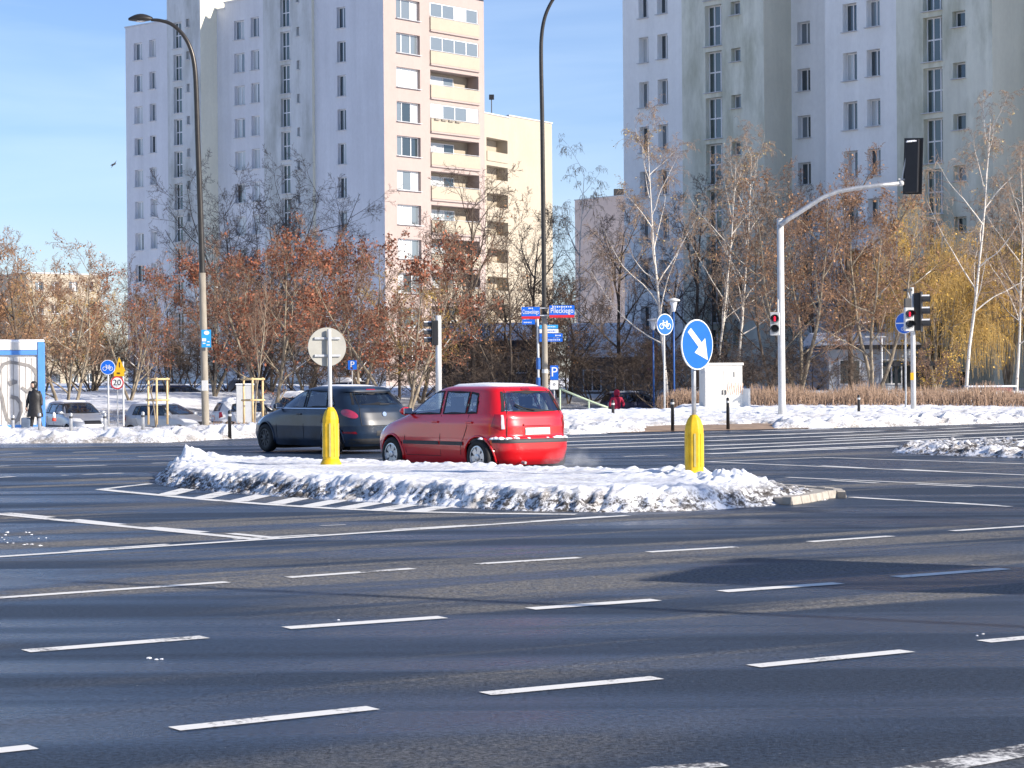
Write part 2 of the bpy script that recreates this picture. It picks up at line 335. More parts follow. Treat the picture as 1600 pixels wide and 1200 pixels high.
def ss(x): x = min(1, max(0, x)); return x*x*(3-2*x)

# verge with ploughed snow bank
cols = [col_ratio(x, 660) for x in np.concatenate([np.linspace(-900, -20, 60), np.linspace(-16, 1640, 520), np.linspace(1660, 2500, 60)])]
ts = np.concatenate([np.linspace(0, 5, 56), np.linspace(5.2, 14, 48), np.geomspace(14.5, 420, 44)])
B0, B1 = col_ratio(985, 668), col_ratio(1225, 668)
V = np.zeros((len(ts), len(cols), 3), np.float32)
for j, a in enumerate(cols):
    e = edge_dist(a)
    bare = ss((a-B0+.004*lump((a*90, 1, 1), 1, 3))/.010)*ss((B1-a+.004*lump((a*90, 5, 1), 1, 3))/.010)
    wob = .35*lump((a*130, 3.3, 0), 1, 3)
    for i, t in enumerate(ts):
        Y = e+t; X = a*Y; z = terrain(X, Y)
        te = t+wob
        bank = .13*math.exp(-((te-1.1)/.75)**2)+.04*math.exp(-((te-3.4)/.9)**2)
        n1 = lump((X, Y, 0), 1.5, 5); n2 = lump((X+40, Y, 5), 4.5, 3)
        kk = ss(t/.35)*(1-bare*ss((4.2-t)/.6)) * (1 if t < 12 else max(.3, 1-(t-12)/25))
        z += kk*(bank*(.7+1.3*n1)+.055*n1+.055*n2)
        bb = bare*ss((4.3+.9*n1-t)/1.2)
        z = z*(1-bb)+bb*(-.06+.12*max(0, n1-.25))
        V[i, j] = (X, Y, z-.02+.05*ss(t/.2))
idx = np.arange(len(ts)*len(cols)).reshape(len(ts), len(cols))
Fq = np.stack([idx[:-1, :-1], idx[:-1, 1:], idx[1:, 1:], idx[1:, :-1]], -1).reshape(-1, 4)
ve = link(bpy.data.objects.new('snowy_verge', raw_mesh('snowy_verge', V.reshape(-1, 3), Fq, ['snow_verge'], smooth=True)))
tag(ve, 'trampled snow and ploughed banks on the verge beyond the road', kind='structure')
# bare brick crossing ramp
pv = MB(); rows = []
for t in (-.05, .5, 1.0, 2.2, 3.6, 5.2):
    rows.append([Vector((a*(edge_dist(a)+t), edge_dist(a)+t, .015+.05*ss((t+.05)/.9)+.010*t)) for a in np.linspace(col_ratio(950, 668), col_ratio(1265, 668), 20)])
tag(pv.grid(rows).build('pavement', 'brick'), 'bare brown brick pavement ramp at the far crossing', kind='structure')

# road sheet
rm = MB(); ax = np.linspace(col_ratio(-900, 660), col_ratio(2500, 660), 61)
far_edge = [Vector((a*(edge_dist(a)+.35), edge_dist(a)+.35, 0)) for a in ax]
xs = np.linspace(-60, 60, 61)
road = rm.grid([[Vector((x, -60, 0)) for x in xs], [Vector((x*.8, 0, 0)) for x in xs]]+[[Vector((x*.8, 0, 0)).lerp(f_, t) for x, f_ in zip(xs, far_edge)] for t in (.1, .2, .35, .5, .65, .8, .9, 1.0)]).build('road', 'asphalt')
tag(road, 'damp grey asphalt of the wide junction, blue sky sheen painted into its colour', kind='structure')
MK = [0]
def stripe(p, q, w=.12, mat='paint', z=.004, nsub=1):
    a, b = G(*p), G(*q); d = (b-a).normalized(); n = Vector((-d.y, d.x, 0))*w/2
    MK[0] += 1; zz = z+.0004*(MK[0] % 5)
    m = MB(); m.add([a-n+Vector((0, 0, zz)), b-n+Vector((0, 0, zz)), b+n+Vector((0, 0, zz)), a+n+Vector((0, 0, zz))], [(0, 1, 2, 3)])
    return m.build('lane_marking', mat, road)
rows_px = [
 [((-90, 1183), (52, 1168)), ((272, 1140), (583, 1107)), ((758, 1085), (1027, 1060)), ((1177, 1042), (1418, 1018)), ((1537, 1003), (1760, 983))],
 [((40, 1018), (320, 996)), ((447, 982), (692, 965)), ((828, 952), (1025, 938)), ((1128, 925), (1310, 912)), ((1400, 902), (1570, 889)), ((1660, 881), (1800, 871))],
 [((-20, 936), (355, 910)), ((450, 903), (645, 889)), ((745, 882), (905, 872)), ((1013, 863), (1150, 855)), ((1265, 847), (1393, 838)), ((1487, 830), (1610, 822))]]
for k, rw in enumerate(rows_px):
    for p, q in rw: stripe(p, q, (.135, .16, .13)[k])
S = [((-40, 873), (980, 806), .14), ((109, 861.5), (262, 851), .1), ((365, 843), (498, 835.5), .1), ((612, 828), (731, 821), .1), ((831, 815), (947, 807), .1),
 ((-30, 801), (400, 843), .16), ((10, 802), (80, 809), .14), ((115, 812), (190, 820), .14), ((235, 824), (320, 832), .14), ((360, 834), (430, 841), .14),
 ((-20, 711), (50, 708), .14), ((114, 707), (182, 705), .14), ((73, 718), (154, 716), .14), ((86, 730), (167, 727), .14), ((96, 743), (192, 739.5), .14), ((215, 714), (277, 712), .14), ((-10, 747), (23, 745), .14), ((238, 724), (275, 723), .14), ((-10, 729), (14, 728), .14),
 ((1329, 777), (1579, 792), .12), ((1330, 777.5), (1408, 782), .12), ((1490, 786), (1560, 790.5), .12), ((1230, 746), (1640, 764), .12), ((1300, 751), (1372, 755), .12), ((1432, 757), (1520, 761), .12),
 ((1110, 722), (1660, 745), .14), ((1283, 728), (1350, 731.5), .14), ((1410, 733.5), (1480, 737), .14), ((1100, 722), (1285, 715), .14), ((1285, 715), (1660, 727), .14), ((975, 713.5), (1042, 711.5), .16), ((500, 822), (540, 820.5), .05)]
for p, q, w in S: stripe(p, q, w)
# zebra crossing bars beyond the island
zb = [(872, 684.5, 1085, 677), (880, 690.5, 1420, 672), (884, 696, 1090, 689), (905, 700.5, 1090, 695), (1104, 683, 1330, 675.5), (1104, 689, 1640, 668), (1100, 697, 1500, 681), (1104, 702.5, 1640, 679), (1160, 705.5, 1400, 696), (1104, 709.5, 1420, 697.5), (1290, 686, 1640, 673), (1380, 673.5, 1440, 671.2), (1470, 670, 1520, 668.2), (1550, 667.2, 1600, 665.6), (1190, 673.5, 1300, 670.6), (1440, 690, 1640, 684)]
for x0, y0, x1, y1 in zb: stripe((x0, y0), (x1, y1), .34)
stripe((1395, 1212), (1640, 1166), .2, 'paint_worn'); stripe((1000, 1206), (1130, 1195), .12, 'paint_worn')
# hatched nose of the island
nose = [(157, 765), (200, 769.5), (260, 775), (330, 781.5), (420, 788.5), (530, 795.5), (640, 800), (760, 802.5), (900, 804)]
for p, q in zip(nose[:-1], nose[1:]): stripe(p, q, .2, z=.0045)
stripe((157, 765), (235, 756), .16, z=.0045)
for i, x in enumerate(range(258, 700, 56)):
    y = interp(x, nose); stripe((x, y-1), (x+46+i*1.5, y-13+i*.4), .30, z=.0035)
# bits of salt and ice scattered on the tarmac
rnd = random.Random(3); ic = MB()
for x, y, s, n in ((30, 842, 45, 24), (527, 969, 2, 1), (240, 1030, 14, 3), (1535, 993, 9, 2)):
    for _ in range(n):
        p = G(x+rnd.uniform(-s, s), y+rnd.uniform(-s, s)*.25); r = rnd.uniform(.004, .014)
        ic.lathe([(r*1.1, 0), (r, r*.3), (r*.5, r*.55)], 5, p, Matrix.Diagonal((rnd.uniform(.7, 1.6), 1, 1)))
tag(ic.build('ice_crumbs', 'snow'), 'small crumbs of ice scattered over the asphalt', kind='stuff')

# heightfield mound inside a polygon
def seg_dist(P, poly):
    d = np.full(len(P), 1e9); inside = np.zeros(len(P), bool); n = len(poly)
    for i in range(n):
        a, b = np.array(poly[i]), np.array(poly[(i+1) % n]); ab = b-a
        t = np.clip(((P-a)@ab)/(ab@ab), 0, 1); q = a+t[:, None]*ab; d = np.minimum(d, np.hypot(*(P-q).T))
        c = ((a[1] > P[:, 1]) != (b[1] > P[:, 1])) & (P[:, 0] < (b[0]-a[0])*(P[:, 1]-a[1])/(b[1]-a[1]+1e-12)+a[0]); inside ^= c
    return d, inside
def mound(name, poly, res, hf, mat, label):
    A = np.array(poly); x = np.arange(A[:, 0].min()-.1, A[:, 0].max()+.1, res); y = np.arange(A[:, 1].min()-.1, A[:, 1].max()+.1, res)
    XX, YY = np.meshgrid(x, y); P = np.stack([XX.ravel(), YY.ravel()], 1); d, ins = seg_dist(P, poly); d = np.where(ins, d, -d)
    Z = np.array([hf(px, py, dd) if dd > -.12 else -.05 for (px, py), dd in zip(P, d)])
    idx = np.arange(len(P)).reshape(XX.shape)
    Fq = np.stack([idx[:-1, :-1], idx[:-1, 1:], idx[1:, 1:], idx[1:, :-1]], -1).reshape(-1, 4)
    keep = (d[Fq] > -.1).all(1); Fq = Fq[keep]
    o = link(bpy.data.objects.new(name, raw_mesh(name, np.column_stack([P, Z]), Fq, [mat], smooth=True)))
    return tag(o, label, kind='stuff')
front = [(240, 757), (285, 764), (400, 774), (560, 784.5), (700, 793), (830, 799), (960, 801), (1100, 798), (1200, 791), (1250, 785)]
ISL = [tuple(G(*p).xy) for p in front]
ISL += [(4.12, 28.4), (4.28, 29.0), (4.05, 29.8), (3.2, 31.2), (2.2, 32.6), (.9, 33.6), (-.7, 35.2), (-2.4, 36.9), (-4.2, 38.6), (-5.6, 39.2), (-6.05, 38.6), (-6.1, 37.0)]
def island_h(x, y, d):
    n1 = lump((x, y, 1.7), 1.3, 4); n2 = lump((x, y, 9.1), 7.0, 5); n3 = noise.noise(Vector((x*19, y*19, 0)))
    fr = ss((.5-(y-(26.5+abs(x-1)*.28+.02*x*x)))/2.5)          # 1 near the front bank
    top = .25+.025*n1+.006*n2
    w = .5+.15*n1
    top *= 1-.62*ss((x-2.3)/1.7)
    z = top*ss((d+.06*n2)/max(.25, w))
    rim = math.exp(-((d-.75)/.45)**2)
    rough = max(0, 1-d/1.5)
    z += rim*(.03+.035*n1)*(1.0 if y < 31+max(0, -x)*.9 else .4) + rough*(.055*n2+.03*n3)*ss(d/.15)
    z += .17*math.exp(-(((x+5.75)/.5)**2+((y-38.2)/.5)**2))*(1+.35*n2)
    z += (.10+.14*n2)*math.exp(-(((x-2.9)/.6)**2+((y-28.9)/.6)**2))+.05*math.exp(-(((x-2.2)/.9)**2+((y-30.4)/.8)**2))*(1+n2)
    return z if d > .02 else z-.05
mound('snow_mound', ISL, .038, island_h, 'snow_island', 'ploughed snow heaped on the traffic island, dirty at its front edge')
FAR = [tuple(G(*p).xy) for p in ((1393, 707), (1450, 711), (1600, 716), (1900, 727), (2300, 742), (2300, 724), (1900, 706), (1600, 697), (1450, 697.5), (1400, 700))]
def far_h(x, y, d):
    n1 = lump((x, y, 4), 2.2, 4); n2 = lump((x, y, 2), 6, 4)
    return (.10+.09*n1+.10*n2)*ss((d+.1*n2)/.45)+.02 if d > .02 else -.03
mound('snow_ridge', FAR, .07, far_h, 'snow_island', 'low ridge of dirty ploughed snow on the far right refuge')
# paved island with kerb stones
out = [tuple(G(*p).xy) for p in ((1236, 789.5), (1262, 786), (1300, 778))]+[(4.40, 28.75), (4.42, 29.2), (4.30, 29.7), (4.0, 30.35), (3.4, 31.4)]
ib = MB(); base = [(p[0], p[1]) for p in ISL]
nn = [(x, y) for x, y in base if x < 3.6]+[]
pl = [(x*.985, 33+(y-33)*.97) for x, y in ISL]
isl = MB(); k = len(out)
poly = out+[(2.6, 31.6), (2.0, 30), (2.9, 28.2)]
isl.add([Vector((x, y, .085)) for x, y in poly]+[Vector((x, y, .0)) for x, y in poly], [tuple(range(len(poly)))]+[(i, (i+1) % len(poly), (i+1) % len(poly)+len(poly), i+len(poly)) for i in range(len(poly))])
isl = tag(isl.build('traffic_island', 'kerb'), 'paved traffic island with kerb under the ploughed snow', kind='structure')
# walk along the nose and set stones
pts = [Vector((x, y, 0)) for x, y in out]; step = .30; acc = 0; ks = None
cum = [0]
for a, b in zip(pts[:-1], pts[1:]): cum.append(cum[-1]+(b-a).length)
def along(s):
    i = max(0, min(len(cum)-2, int(np.searchsorted(cum, s)-1))); t = (s-cum[i])/(cum[i+1]-cum[i]); return pts[i].lerp(pts[i+1], t)
s = 0
while s+step < cum[-1]:
    a, b = along(s+.008), along(s+step-.008); d = b-a; n = Vector((d.y, -d.x, 0)).normalized()
    m = MB(); o2 = n*.03; i2 = -n*.13; h = .105+rnd.uniform(-.006, .006)
    q = [a+o2, b+o2, b+i2, a+i2]; tq = [a+o2*.2, b+o2*.2, b+i2, a+i2]
    m.add([v for v in q]+[v+Vector((0, 0, h)) for v in tq], [(3, 2, 1, 0), (4, 5, 6, 7), (0, 1, 5, 4), (1, 2, 6, 5), (2, 3, 7, 6), (3, 0, 4, 7)])
    m.build('kerb_stone', 'kerb', isl, bev=.012); s += step
# ================================================================== buildings
WCACHE = {}
def win_meshes(w, h, kind):
    key = (round(w, 2), round(h, 2), kind)
    if key in WCACHE: return WCACHE[key]
    b = .07; fr = MB()
    cols_, rows_ = {'two': ([.5], []), 'stair': ([.36, .72], [.5]), 'three': ([.30, .68], []), 'one': ([], []), 'wide': ([.25, .5, .75], [])}[kind]
    t = .07
    fr.box((w/2, t/2, b/2), (w, t, b)); fr.box((w/2, t/2, h-b/2), (w, t, b)); fr.box((b/2, t/2, h/2), (b, t-.004, h-2*b)); fr.box((w-b/2, t/2, h/2), (b, t-.004, h-2*b))
    xs = [b]+[c*w for c in cols_]+[w-b]; zs = [b]+[r*h for r in rows_]+[h-b]
    mw = .08
    for c in cols_: fr.box((c*w, t/2, h/2), (mw, t-.008, h-2*b))
    for r in rows_: fr.box((w/2, t/2, r*h), (w-2*b, t-.012, mw))
    panes = []
    for i in range(len(xs)-1):
        for j in range(len(zs)-1):
            x0 = xs[i]+(mw/2 if i else 0); x1 = xs[i+1]-(mw/2 if i < len(xs)-2 else 0); z0 = zs[j]+(mw/2 if j else 0); z1 = zs[j+1]-(mw/2 if j < len(zs)-2 else 0)
            panes.append((x0, z0, x1-x0, z1-z0))
    fm = fr.mesh('window', 'pvc')
    pm = {}
    for mt in ('pane_d', 'pane_c', 'pane_m', 'stairglass'):
        pm[mt] = [MB().box((p[2]/2, .01, p[3]/2), (p[2], .02, p[3])).mesh('pane', mt) for p in panes]
    sm = MB().box((w/2, -.10, -.03), (w+.10, .34, .04)).mesh('sill', 'sill')
    WCACHE[key] = (fm, panes, pm, sm); return WCACHE[key]
wr = random.Random(11)
def add_window(bld, org, ang, w, h, kind, depth, mix, sill=True):
    """org: world point of lower left corner of the opening on the facade plane"""
    fm, panes, pm, sm = win_meshes(w, h, kind)
    inward = Vector((-math.sin(ang), math.cos(ang), 0))
    p = org+inward*depth-bld.location
    wo = put('window', fm, bld, p, (0, 0, ang))
    for i, q in enumerate(panes):
        mt = wr.choices(('pane_d', 'pane_c', 'pane_m'), mix)[0] if kind != 'stair' else 'stairglass'
        o = put('pane', pm[mt][i], wo, (q[0], .03, q[1]))
        o.rotation_euler = (wr.uniform(-.012, .012), 0, wr.uniform(-.02, .02))
    if sill: put('sill', sm, wo, (0, -depth+.08, 0))
    return wo
class Facade:
    def __init__(s, A, B): s.A, s.B = Vector((A[0], A[1], 0)), Vector((B[0], B[1], 0)); s.u = (s.B-s.A).normalized(); s.len = (s.B-s.A).length; s.ang = math.atan2(s.u.y, s.u.x); s.inn = Vector((-s.u.y, s.u.x, 0))
    def uz(s, x, y):
        d = ray(x, y); n = s.inn; t = (s.A-Vector((0, 0, 0))).dot(n)/(d.x*n.x+d.y*n.y); P = Vector((d.x*t, d.y*t, CAMH+d.z*t)); return (P-s.A).dot(s.u), P.z
    def pt(s, u, z, k=0): return s.A+s.u*u+s.inn*k+Vector((0, 0, z))
    def wall(s, bld, z0, z1, holes, mat, depth=.22, name='wall', revmat=None):
        m = MB(); us = sorted({0, s.len, *[h[0] for h in holes], *[h[1] for h in holes]}); zs = sorted({z0, z1, *[h[2] for h in holes], *[h[3] for h in holes]})
        us = [u for u in us if 0 <= u <= s.len]; zs = [z for z in zs if z0 <= z <= z1]; off = -bld.location
        for i in range(len(us)-1):
            j = 0
            while j < len(zs)-1:
                uc, zc = (us[i]+us[i+1])/2, (zs[j]+zs[j+1])/2
                if any(h[0] < uc < h[1] and h[2] < zc < h[3] for h in holes): j += 1; continue
                j2 = j
                while j2+1 < len(zs)-1 and not any(h[0] < uc < h[1] and h[2] < (zs[j2+1]+zs[j2+2])/2 < h[3] for h in holes): j2 += 1
                m.add([s.pt(us[i], zs[j])+off, s.pt(us[i+1], zs[j])+off, s.pt(us[i+1], zs[j2+1])+off, s.pt(us[i], zs[j2+1])+off], [(0, 1, 2, 3)]); j = j2+1
        for h in holes:
            dd = h[4] if len(h) > 4 else depth
            a = [s.pt(h[0], h[2])+off, s.pt(h[1], h[2])+off, s.pt(h[1], h[3])+off, s.pt(h[0], h[3])+off]; b = [p+s.inn*dd for p in a]
            m.add(a+b, [(0, 4, 5, 1), (1, 5, 6, 2), (2, 6, 7, 3), (3, 7, 4, 0)])
        return m.build(name, mat, bld, fixn=False)
FH = 2.75
def col_at(p, udir, x):
    """distance along udir from p so that the point lies in photograph column x"""
    r = col_ratio(x); return (r*p[1]-p[0])/(udir[0]-r*udir[1])
def shell(bld, f, depth, z1, mat, side_mat, left=True, right=True, z0=-1.5, roof='roofdark'):
    off = -bld.location; I = f.inn*depth
    A0, B0 = f.pt(0, z0)+off, f.pt(f.len, z0)+off; A1, B1 = f.pt(0, z1)+off, f.pt(f.len, z1)+off
    if right: MB().add([B0, B0+I, B1+I, B1], [(0, 1, 2, 3)]).build('side_wall', side_mat, bld, fixn=False)
    if left: MB().add([A0+I, A0, A1, A1+I], [(0, 1, 2, 3)]).build('side_wall', side_mat, bld, fixn=False)
    MB().add([B0+I, A0+I, A1+I, B1+I], [(0, 1, 2, 3)]).build('back_wall', mat, bld, fixn=False)
    MB().add([A1, B1, B1+I, A1+I], [(0, 1, 2, 3)]).build('roof', roof, bld, fixn=False)
    c = MB(); e = .12
    for p, q in ((f.pt(-.05, z1), f.pt(f.len+.05, z1)),):
        mid = (p+q)/2+off+f.inn*.06; c.box(mid+Vector((0, 0, .03)), ((q-p).length, .3, .12), f.ang)
    c.build('parapet_cap', 'sill', bld)
def rows_holes(f, cols, yref, zoff_top, n0, n1, fh=FH):
    """cols: list of (x0, x1, ytop, ybot, kind); rows shifted by whole floors"""
    out = []
    for x0, x1, yt, yb, kind in cols:
        u0, za = f.uz(x0, (yt+yb)/2); u1, _ = f.uz(x1, (yt+yb)/2); _, zt = f.uz((x0+x1)/2, yt); _, zb = f.uz((x0+x1)/2, yb)
        for k in range(n0, n1+1):
            out.append((u0, u1, zb+k*fh, zt+k*fh, kind))
    return [h for h in out if h[2] > .3 and h[3] < zoff_top and h[0] > .05 and h[1] < f.len-.05]
def section(bld, p, udir, x_end, z1, cols, mat, side_mat, depth=13, mix=(3, 3, 2), left=True, right=True, n=(-9, 5), rev=.26):
    t = col_at(p, udir, x_end); q = (p[0]+udir[0]*t, p[1]+udir[1]*t); f = Facade(p, q)
    hs = rows_holes(f, cols, 0, z1-.4, *n)
    f.wall(bld, -1.5, z1, [(h[0], h[1], h[2], h[3], rev+.1) for h in hs], mat)
    for h in hs: add_window(bld, f.pt(h[0], h[2]), f.ang, round(h[1]-h[0], 2), round(h[3]-h[2], 2), h[4], rev, mix)
    shell(bld, f, depth, z1, mat, side_mat, left, right)
    return f, q
def ztop(p, udir, x, y):
    f = Facade(p, (p[0]+udir[0]*5, p[1]+udir[1]*5)); return f.uz(x, y)[1]

# ---- left tower, steps towards the camera from left to right
ud = Vector((.763, -.647)); rd = Vector((.647, .763))
P0 = (col_ratio(198)*190, 190.0)
LT = thing('apartment_tower', 'tall lilac apartment tower with sunlit pink balcony side, left of the lamp post', 'building', (P0[0], P0[1], 0))
zt = ztop(P0, ud, 199, 43)
f1, q = section(LT, P0, ud, 250, zt, [(209, 222, 67, 94, 'two'), (233, 243, 62, 89, 'two')], 'lilac', 'lilac', n=(-9, 0), mix=(1, 4, 2))
f2, q = section(LT, tuple(q), ud, 263, ztop(q, ud, 256, 33), [], 'lilac', 'lilac')
zt2 = ztop(q, ud, 290, -30)
f3, q = section(LT, tuple(q), ud, 315, zt2, [(271, 284.5, 85, 126, 'stair'), (291, 296, 80, 93, 'one')], 'lilac_st', 'beige_ret', n=(-9, 1))
q2 = Vector(q); t = col_at(q2, rd, 341); q2 = q2+rd*t
z3 = ztop(q2, ud, 343, 15)
f4, q = section(LT, tuple(q2), ud, 353, z3, [(349.5, 352.5, 42, 72, 'one')], 'lilac', 'lilac', left=False, n=(-9, 0))
f5, q = section(LT, tuple(q), ud, 413, ztop(q, ud, 354, 4), [(366, 382, 83, 113, 'two'), (392, 405, 78, 109, 'two')], 'lilac', 'lilac', n=(-9, 2), mix=(1, 4, 1))
z5 = ztop(q, ud, 440, -38)
f6, q = section(LT, tuple(q), ud, 489, z5, [(438, 453.5, 49, 94, 'stair'), (463, 467.5, 42, 56, 'one')], 'lilac_st', 'beige_ret', n=(-9, 2))
q2 = Vector(q); t = col_at(q2, rd, 493); q2 = q2+rd*t
zr = ztop(q2, ud, 600, -55)
# lit side: the right end of the last section
t = col_at(q2, ud, 601); c5 = q2+ud*t
lt = col_at(c5, rd, 758); cend = c5+rd*lt
f7 = Facade(tuple(q2), tuple(c5)); hs = rows_holes(f7, [(526.5, 540, 64, 97, 'two')], 0, zr-.4, -9, 2)
f7.wall(LT, -1.5, zr, [(h[0], h[1], h[2], h[3], .34) for h in hs], 'lilac')
for h in hs: add_window(LT, f7.pt(h[0], h[2]), f7.ang, round(h[1]-h[0], 2), round(h[3]-h[2], 2), 'two', .26, (4, 1, 2))
fl = Facade(tuple(c5), tuple(cend)); zl = fl.uz(740, 6)[1]
zr = max(zr, zl)
hs = rows_holes(fl, [(619, 656, 53, 84, 'three')], 0, zl-.4, -9, 2)
_, zb_ = fl.uz(710, 110); _, zp = fl.uz(710, 87); _, zo = fl.uz(710, 62); ub0, _ = fl.uz(672, 100); ub1, _ = fl.uz(747.5, 100)
loggias = [(ub0, ub1, zp+k*FH-.9, zo+k*FH+.0, k) for k in range(-8, 2) if zp+k*FH-.9 > .3 and zo+k*FH < zl+.2]
fl.wall(LT, -1.5, zl+.35, [(h[0], h[1], h[2], h[3], .34) for h in hs]+[(a, b, z0, z1, 1.3) for a, b, z0, z1, k in loggias], 'pink')
for h in hs: add_window(LT, fl.pt(h[0], h[2]), fl.ang, round(h[1]-h[0], 2), round(h[3]-h[2], 2), 'three', .26, (1, 3, 2))
off = -LT.location
for a, b, z0, z1, k in loggias:
    bl = MB(); back = [fl.pt(a, z0, 1.3)+off, fl.pt(b, z0, 1.3)+off, fl.pt(b, z1, 1.3)+off, fl.pt(a, z1, 1.3)+off]
    bo = bl.add(back, [(0, 1, 2, 3)]).build('balcony', 'cream', LT, fixn=False)
    mid = fl.pt((a+b)/2, z0+.48, -.06)+off; MB().box(mid, (b-a+.04, .12, 1.02), fl.ang).build('parapet', 'cream', bo)
    MB().box(fl.pt((a+b)/2, z0-.12, .0)+off, (b-a+.08, .34, .14), fl.ang).build('slab_edge', 'pink', bo)
    MB().tube([fl.pt(a, z0+1.07, -.06)+off, fl.pt(b, z0+1.07, -.06)+off], .025, 6).build('rail', 'sill', bo)
    w2 = round((b-a)*.68, 2); hh = round((z1-z0)-.35, 2)
    fm, panes, pm, sm = win_meshes(w2, hh, 'three')
    wo = put('balcony_door', fm, bo, fl.pt(a+.08, z0+.1, 1.18)+off, (0, 0, fl.ang))
    for i, p in enumerate(panes):
        pp = put('pane', pm[wr.choice(('pane_m', 'pane_c', 'pane_d'))][i], LT, (0, 0, 0)); pp.parent = bo
        pp.location = fl.pt(a+.08+p[0], z0+.1+p[1], 1.21)+off; pp.rotation_euler = (0, 0, fl.ang)
    if k in (1, 0, -2, 2):       # glazed-in balcony
        gw, gh = round(b-a-.1, 2), round(z1-z0-1.05, 2); fm, panes, pm, sm = win_meshes(gw, gh, 'wide')
        put('glazing_frame', fm, bo, fl.pt(a+.05, z0+1.03, .02)+off, (0, 0, fl.ang))
        for i, p in enumerate(panes):
            pp = put('pane', pm[wr.choice(('pane_m', 'pane_c', 'pane_m'))][i], bo, fl.pt(a+.05+p[0], z0+1.03+p[1], .05)+off, (0, 0, fl.ang))
    if k == -2:
        for i in range(4): MB().tube([fl.pt(a+.3+i*.85, z0+.93, -.22)+off, fl.pt(a+.85+i*.85, z0+.93, -.22)+off], .07, 8).build('planter', 'concrete', bo)
    if k == -3: MB().lathe([(.02, 0), (.22, .05), (.26, .09)], 14, fl.pt(a+.18, z0+1.25, -.2)+off, Matrix.Rotation(R(80), 3, 'X')).build('satellite_dish', 'lightgrey', bo)
# back, roof of the last block
I = f7.inn*lt; A, B = f7.pt(0, 0), f7.pt(f7.len, 0)
MB().add([A+I+off+Vector((0, 0, -1.5)), A+off+Vector((0, 0, -1.5)), A+off+Vector((0, 0, zr)), A+I+off+Vector((0, 0, zr))], [(0, 1, 2, 3)]).build('side_wall', 'lilac', LT, fixn=False)
MB().add([B+I+off+Vector((0, 0, -1.5)), A+I+off+Vector((0, 0, -1.5)), A+I+off+Vector((0, 0, zr)), B+I+off+Vector((0, 0, zr))], [(0, 1, 2, 3)]).build('back_wall', 'lilac', LT, fixn=False)
MB().add([v+off+Vector((0, 0, zr)) for v in (A, B, B+I, A+I)], [(0, 1, 2, 3)]).build('roof', 'roofdark', LT, fixn=False)

# ---- right block
ud2 = Vector((.68, -.733)); rd2 = Vector((.733, .68))
P1 = (col_ratio(975)*135, 135.0)
RB = thing('apartment_block', 'long pale blue-grey apartment block behind the mast-arm signal, mould streaked', 'building', (P1[0], P1[1], 0))
zt = 48
g1, q = section(RB, P1, ud2, 1067, zt, [(998, 1013, 58, 98, 'two'), (1027, 1043, 53, 92, 'two')], 'white_bl', 'lilac', n=(-9, 2), mix=(4, 1, 2), rev=.34)
g2, q = section(RB, tuple(q), ud2, 1195, zt, [(1102, 1128, 80, 144, 'stair'), (1142, 1157, 75, 96, 'one')], 'stained', 'beige_ret', n=(-9, 3), mix=(3, 0, 3), rev=.34)
q2 = Vector(q); q2 = q2+rd2*col_at(q2, rd2, 1238)
g3, q = section(RB, tuple(q2), ud2, 1291, zt, [(1246, 1266, 107, 142, 'two')], 'white_bl', 'lilac', left=False, n=(-9, 4), mix=(5, 0, 2), rev=.34)
q2 = Vector(q)-rd2*2.6; q2 = q2+ud2*col_at(q2, ud2, 1291)
g4, q = section(RB, tuple(q2), ud2, 1402, zt, [(1317, 1339, 82, 126, 'two'), (1354, 1375, 77, 119, 'two')], 'white_bl', 'lilac', n=(-9, 4), mix=(4, 1, 2), rev=.36)
g5, q = section(RB, tuple(q), ud2, 1552, zt, [(1442, 1472, 26, 96, 'stair'), (1488, 1508, 17, 42, 'one')], 'stained', 'beige_ret', n=(-9, 3), mix=(3, 0, 3), rev=.36)
q2 = Vector(q); q2 = q2+rd2*col_at(q2, rd2, 1606)
g6, q = section(RB, tuple(q2), ud2, 1760, zt, [], 'white_bl', 'lilac', left=False)
q2 = Vector(q)-rd2*2.6; g7, q = section(RB, tuple(q2), ud2, 2050, zt, [], 'white_bl', 'lilac')

# ---- cream block behind, with loggias
CP = (col_ratio(752)*214, 214.0); CE = (col_ratio(796)*219, 219.0); CF = (col_ratio(863)*226, 226.0)
CB = thing('apartment_house', 'lower cream apartment block seen right of the pink tower side', 'building', (CP[0], CP[1], 0)); off = -CB.location
fa = Facade(CP, CE); fb = Facade(CE, CF); zc = fa.uz(780, 181)[1]; zc2 = fb.uz(830, 187)[1]
lo = []
for k in range(7):
    z0 = fa.uz(776, 238)[1]-k*FH; lo.append((fa.uz(760, 220)[0], fa.uz(793, 220)[0], z0-.9, z0+1.35))
lo = [h for h in lo if h[2] > 0]
fa.wall(CB, -1.5, zc, [h+(1.3,) for h in lo], 'cream'); fb.wall(CB, -1.5, zc2, [], 'cream')
for a, b, z0, z1 in lo:
    bo = MB().add([fa.pt(a, z0, 1.3)+off, fa.pt(b, z0, 1.3)+off, fa.pt(b, z1, 1.3)+off, fa.pt(a, z1, 1.3)+off], [(0, 1, 2, 3)]).build('balcony', 'cream', CB, fixn=False)
    MB().box(fa.pt((a+b)/2, z0+.42, -.05)+off, (b-a, .1, .95), fa.ang).build('parapet', 'cream', bo)
    fm, panes, pm, sm = win_meshes(1.3, 1.9, 'two'); put('balcony_door', fm, bo, fa.pt(a+.1, z0+.1, 1.15)+off, (0, 0, fa.ang))
    for i, p in enumerate(panes): put('pane', pm['pane_m' if i else 'pane_c'][i], bo, fa.pt(a+.1+p[0], z0+.1+p[1], 1.18)+off, (0, 0, fa.ang))
for f_, z_ in ((fa, zc), (fb, zc2)): shell(CB, f_, 12, z_, 'cream', 'cream')
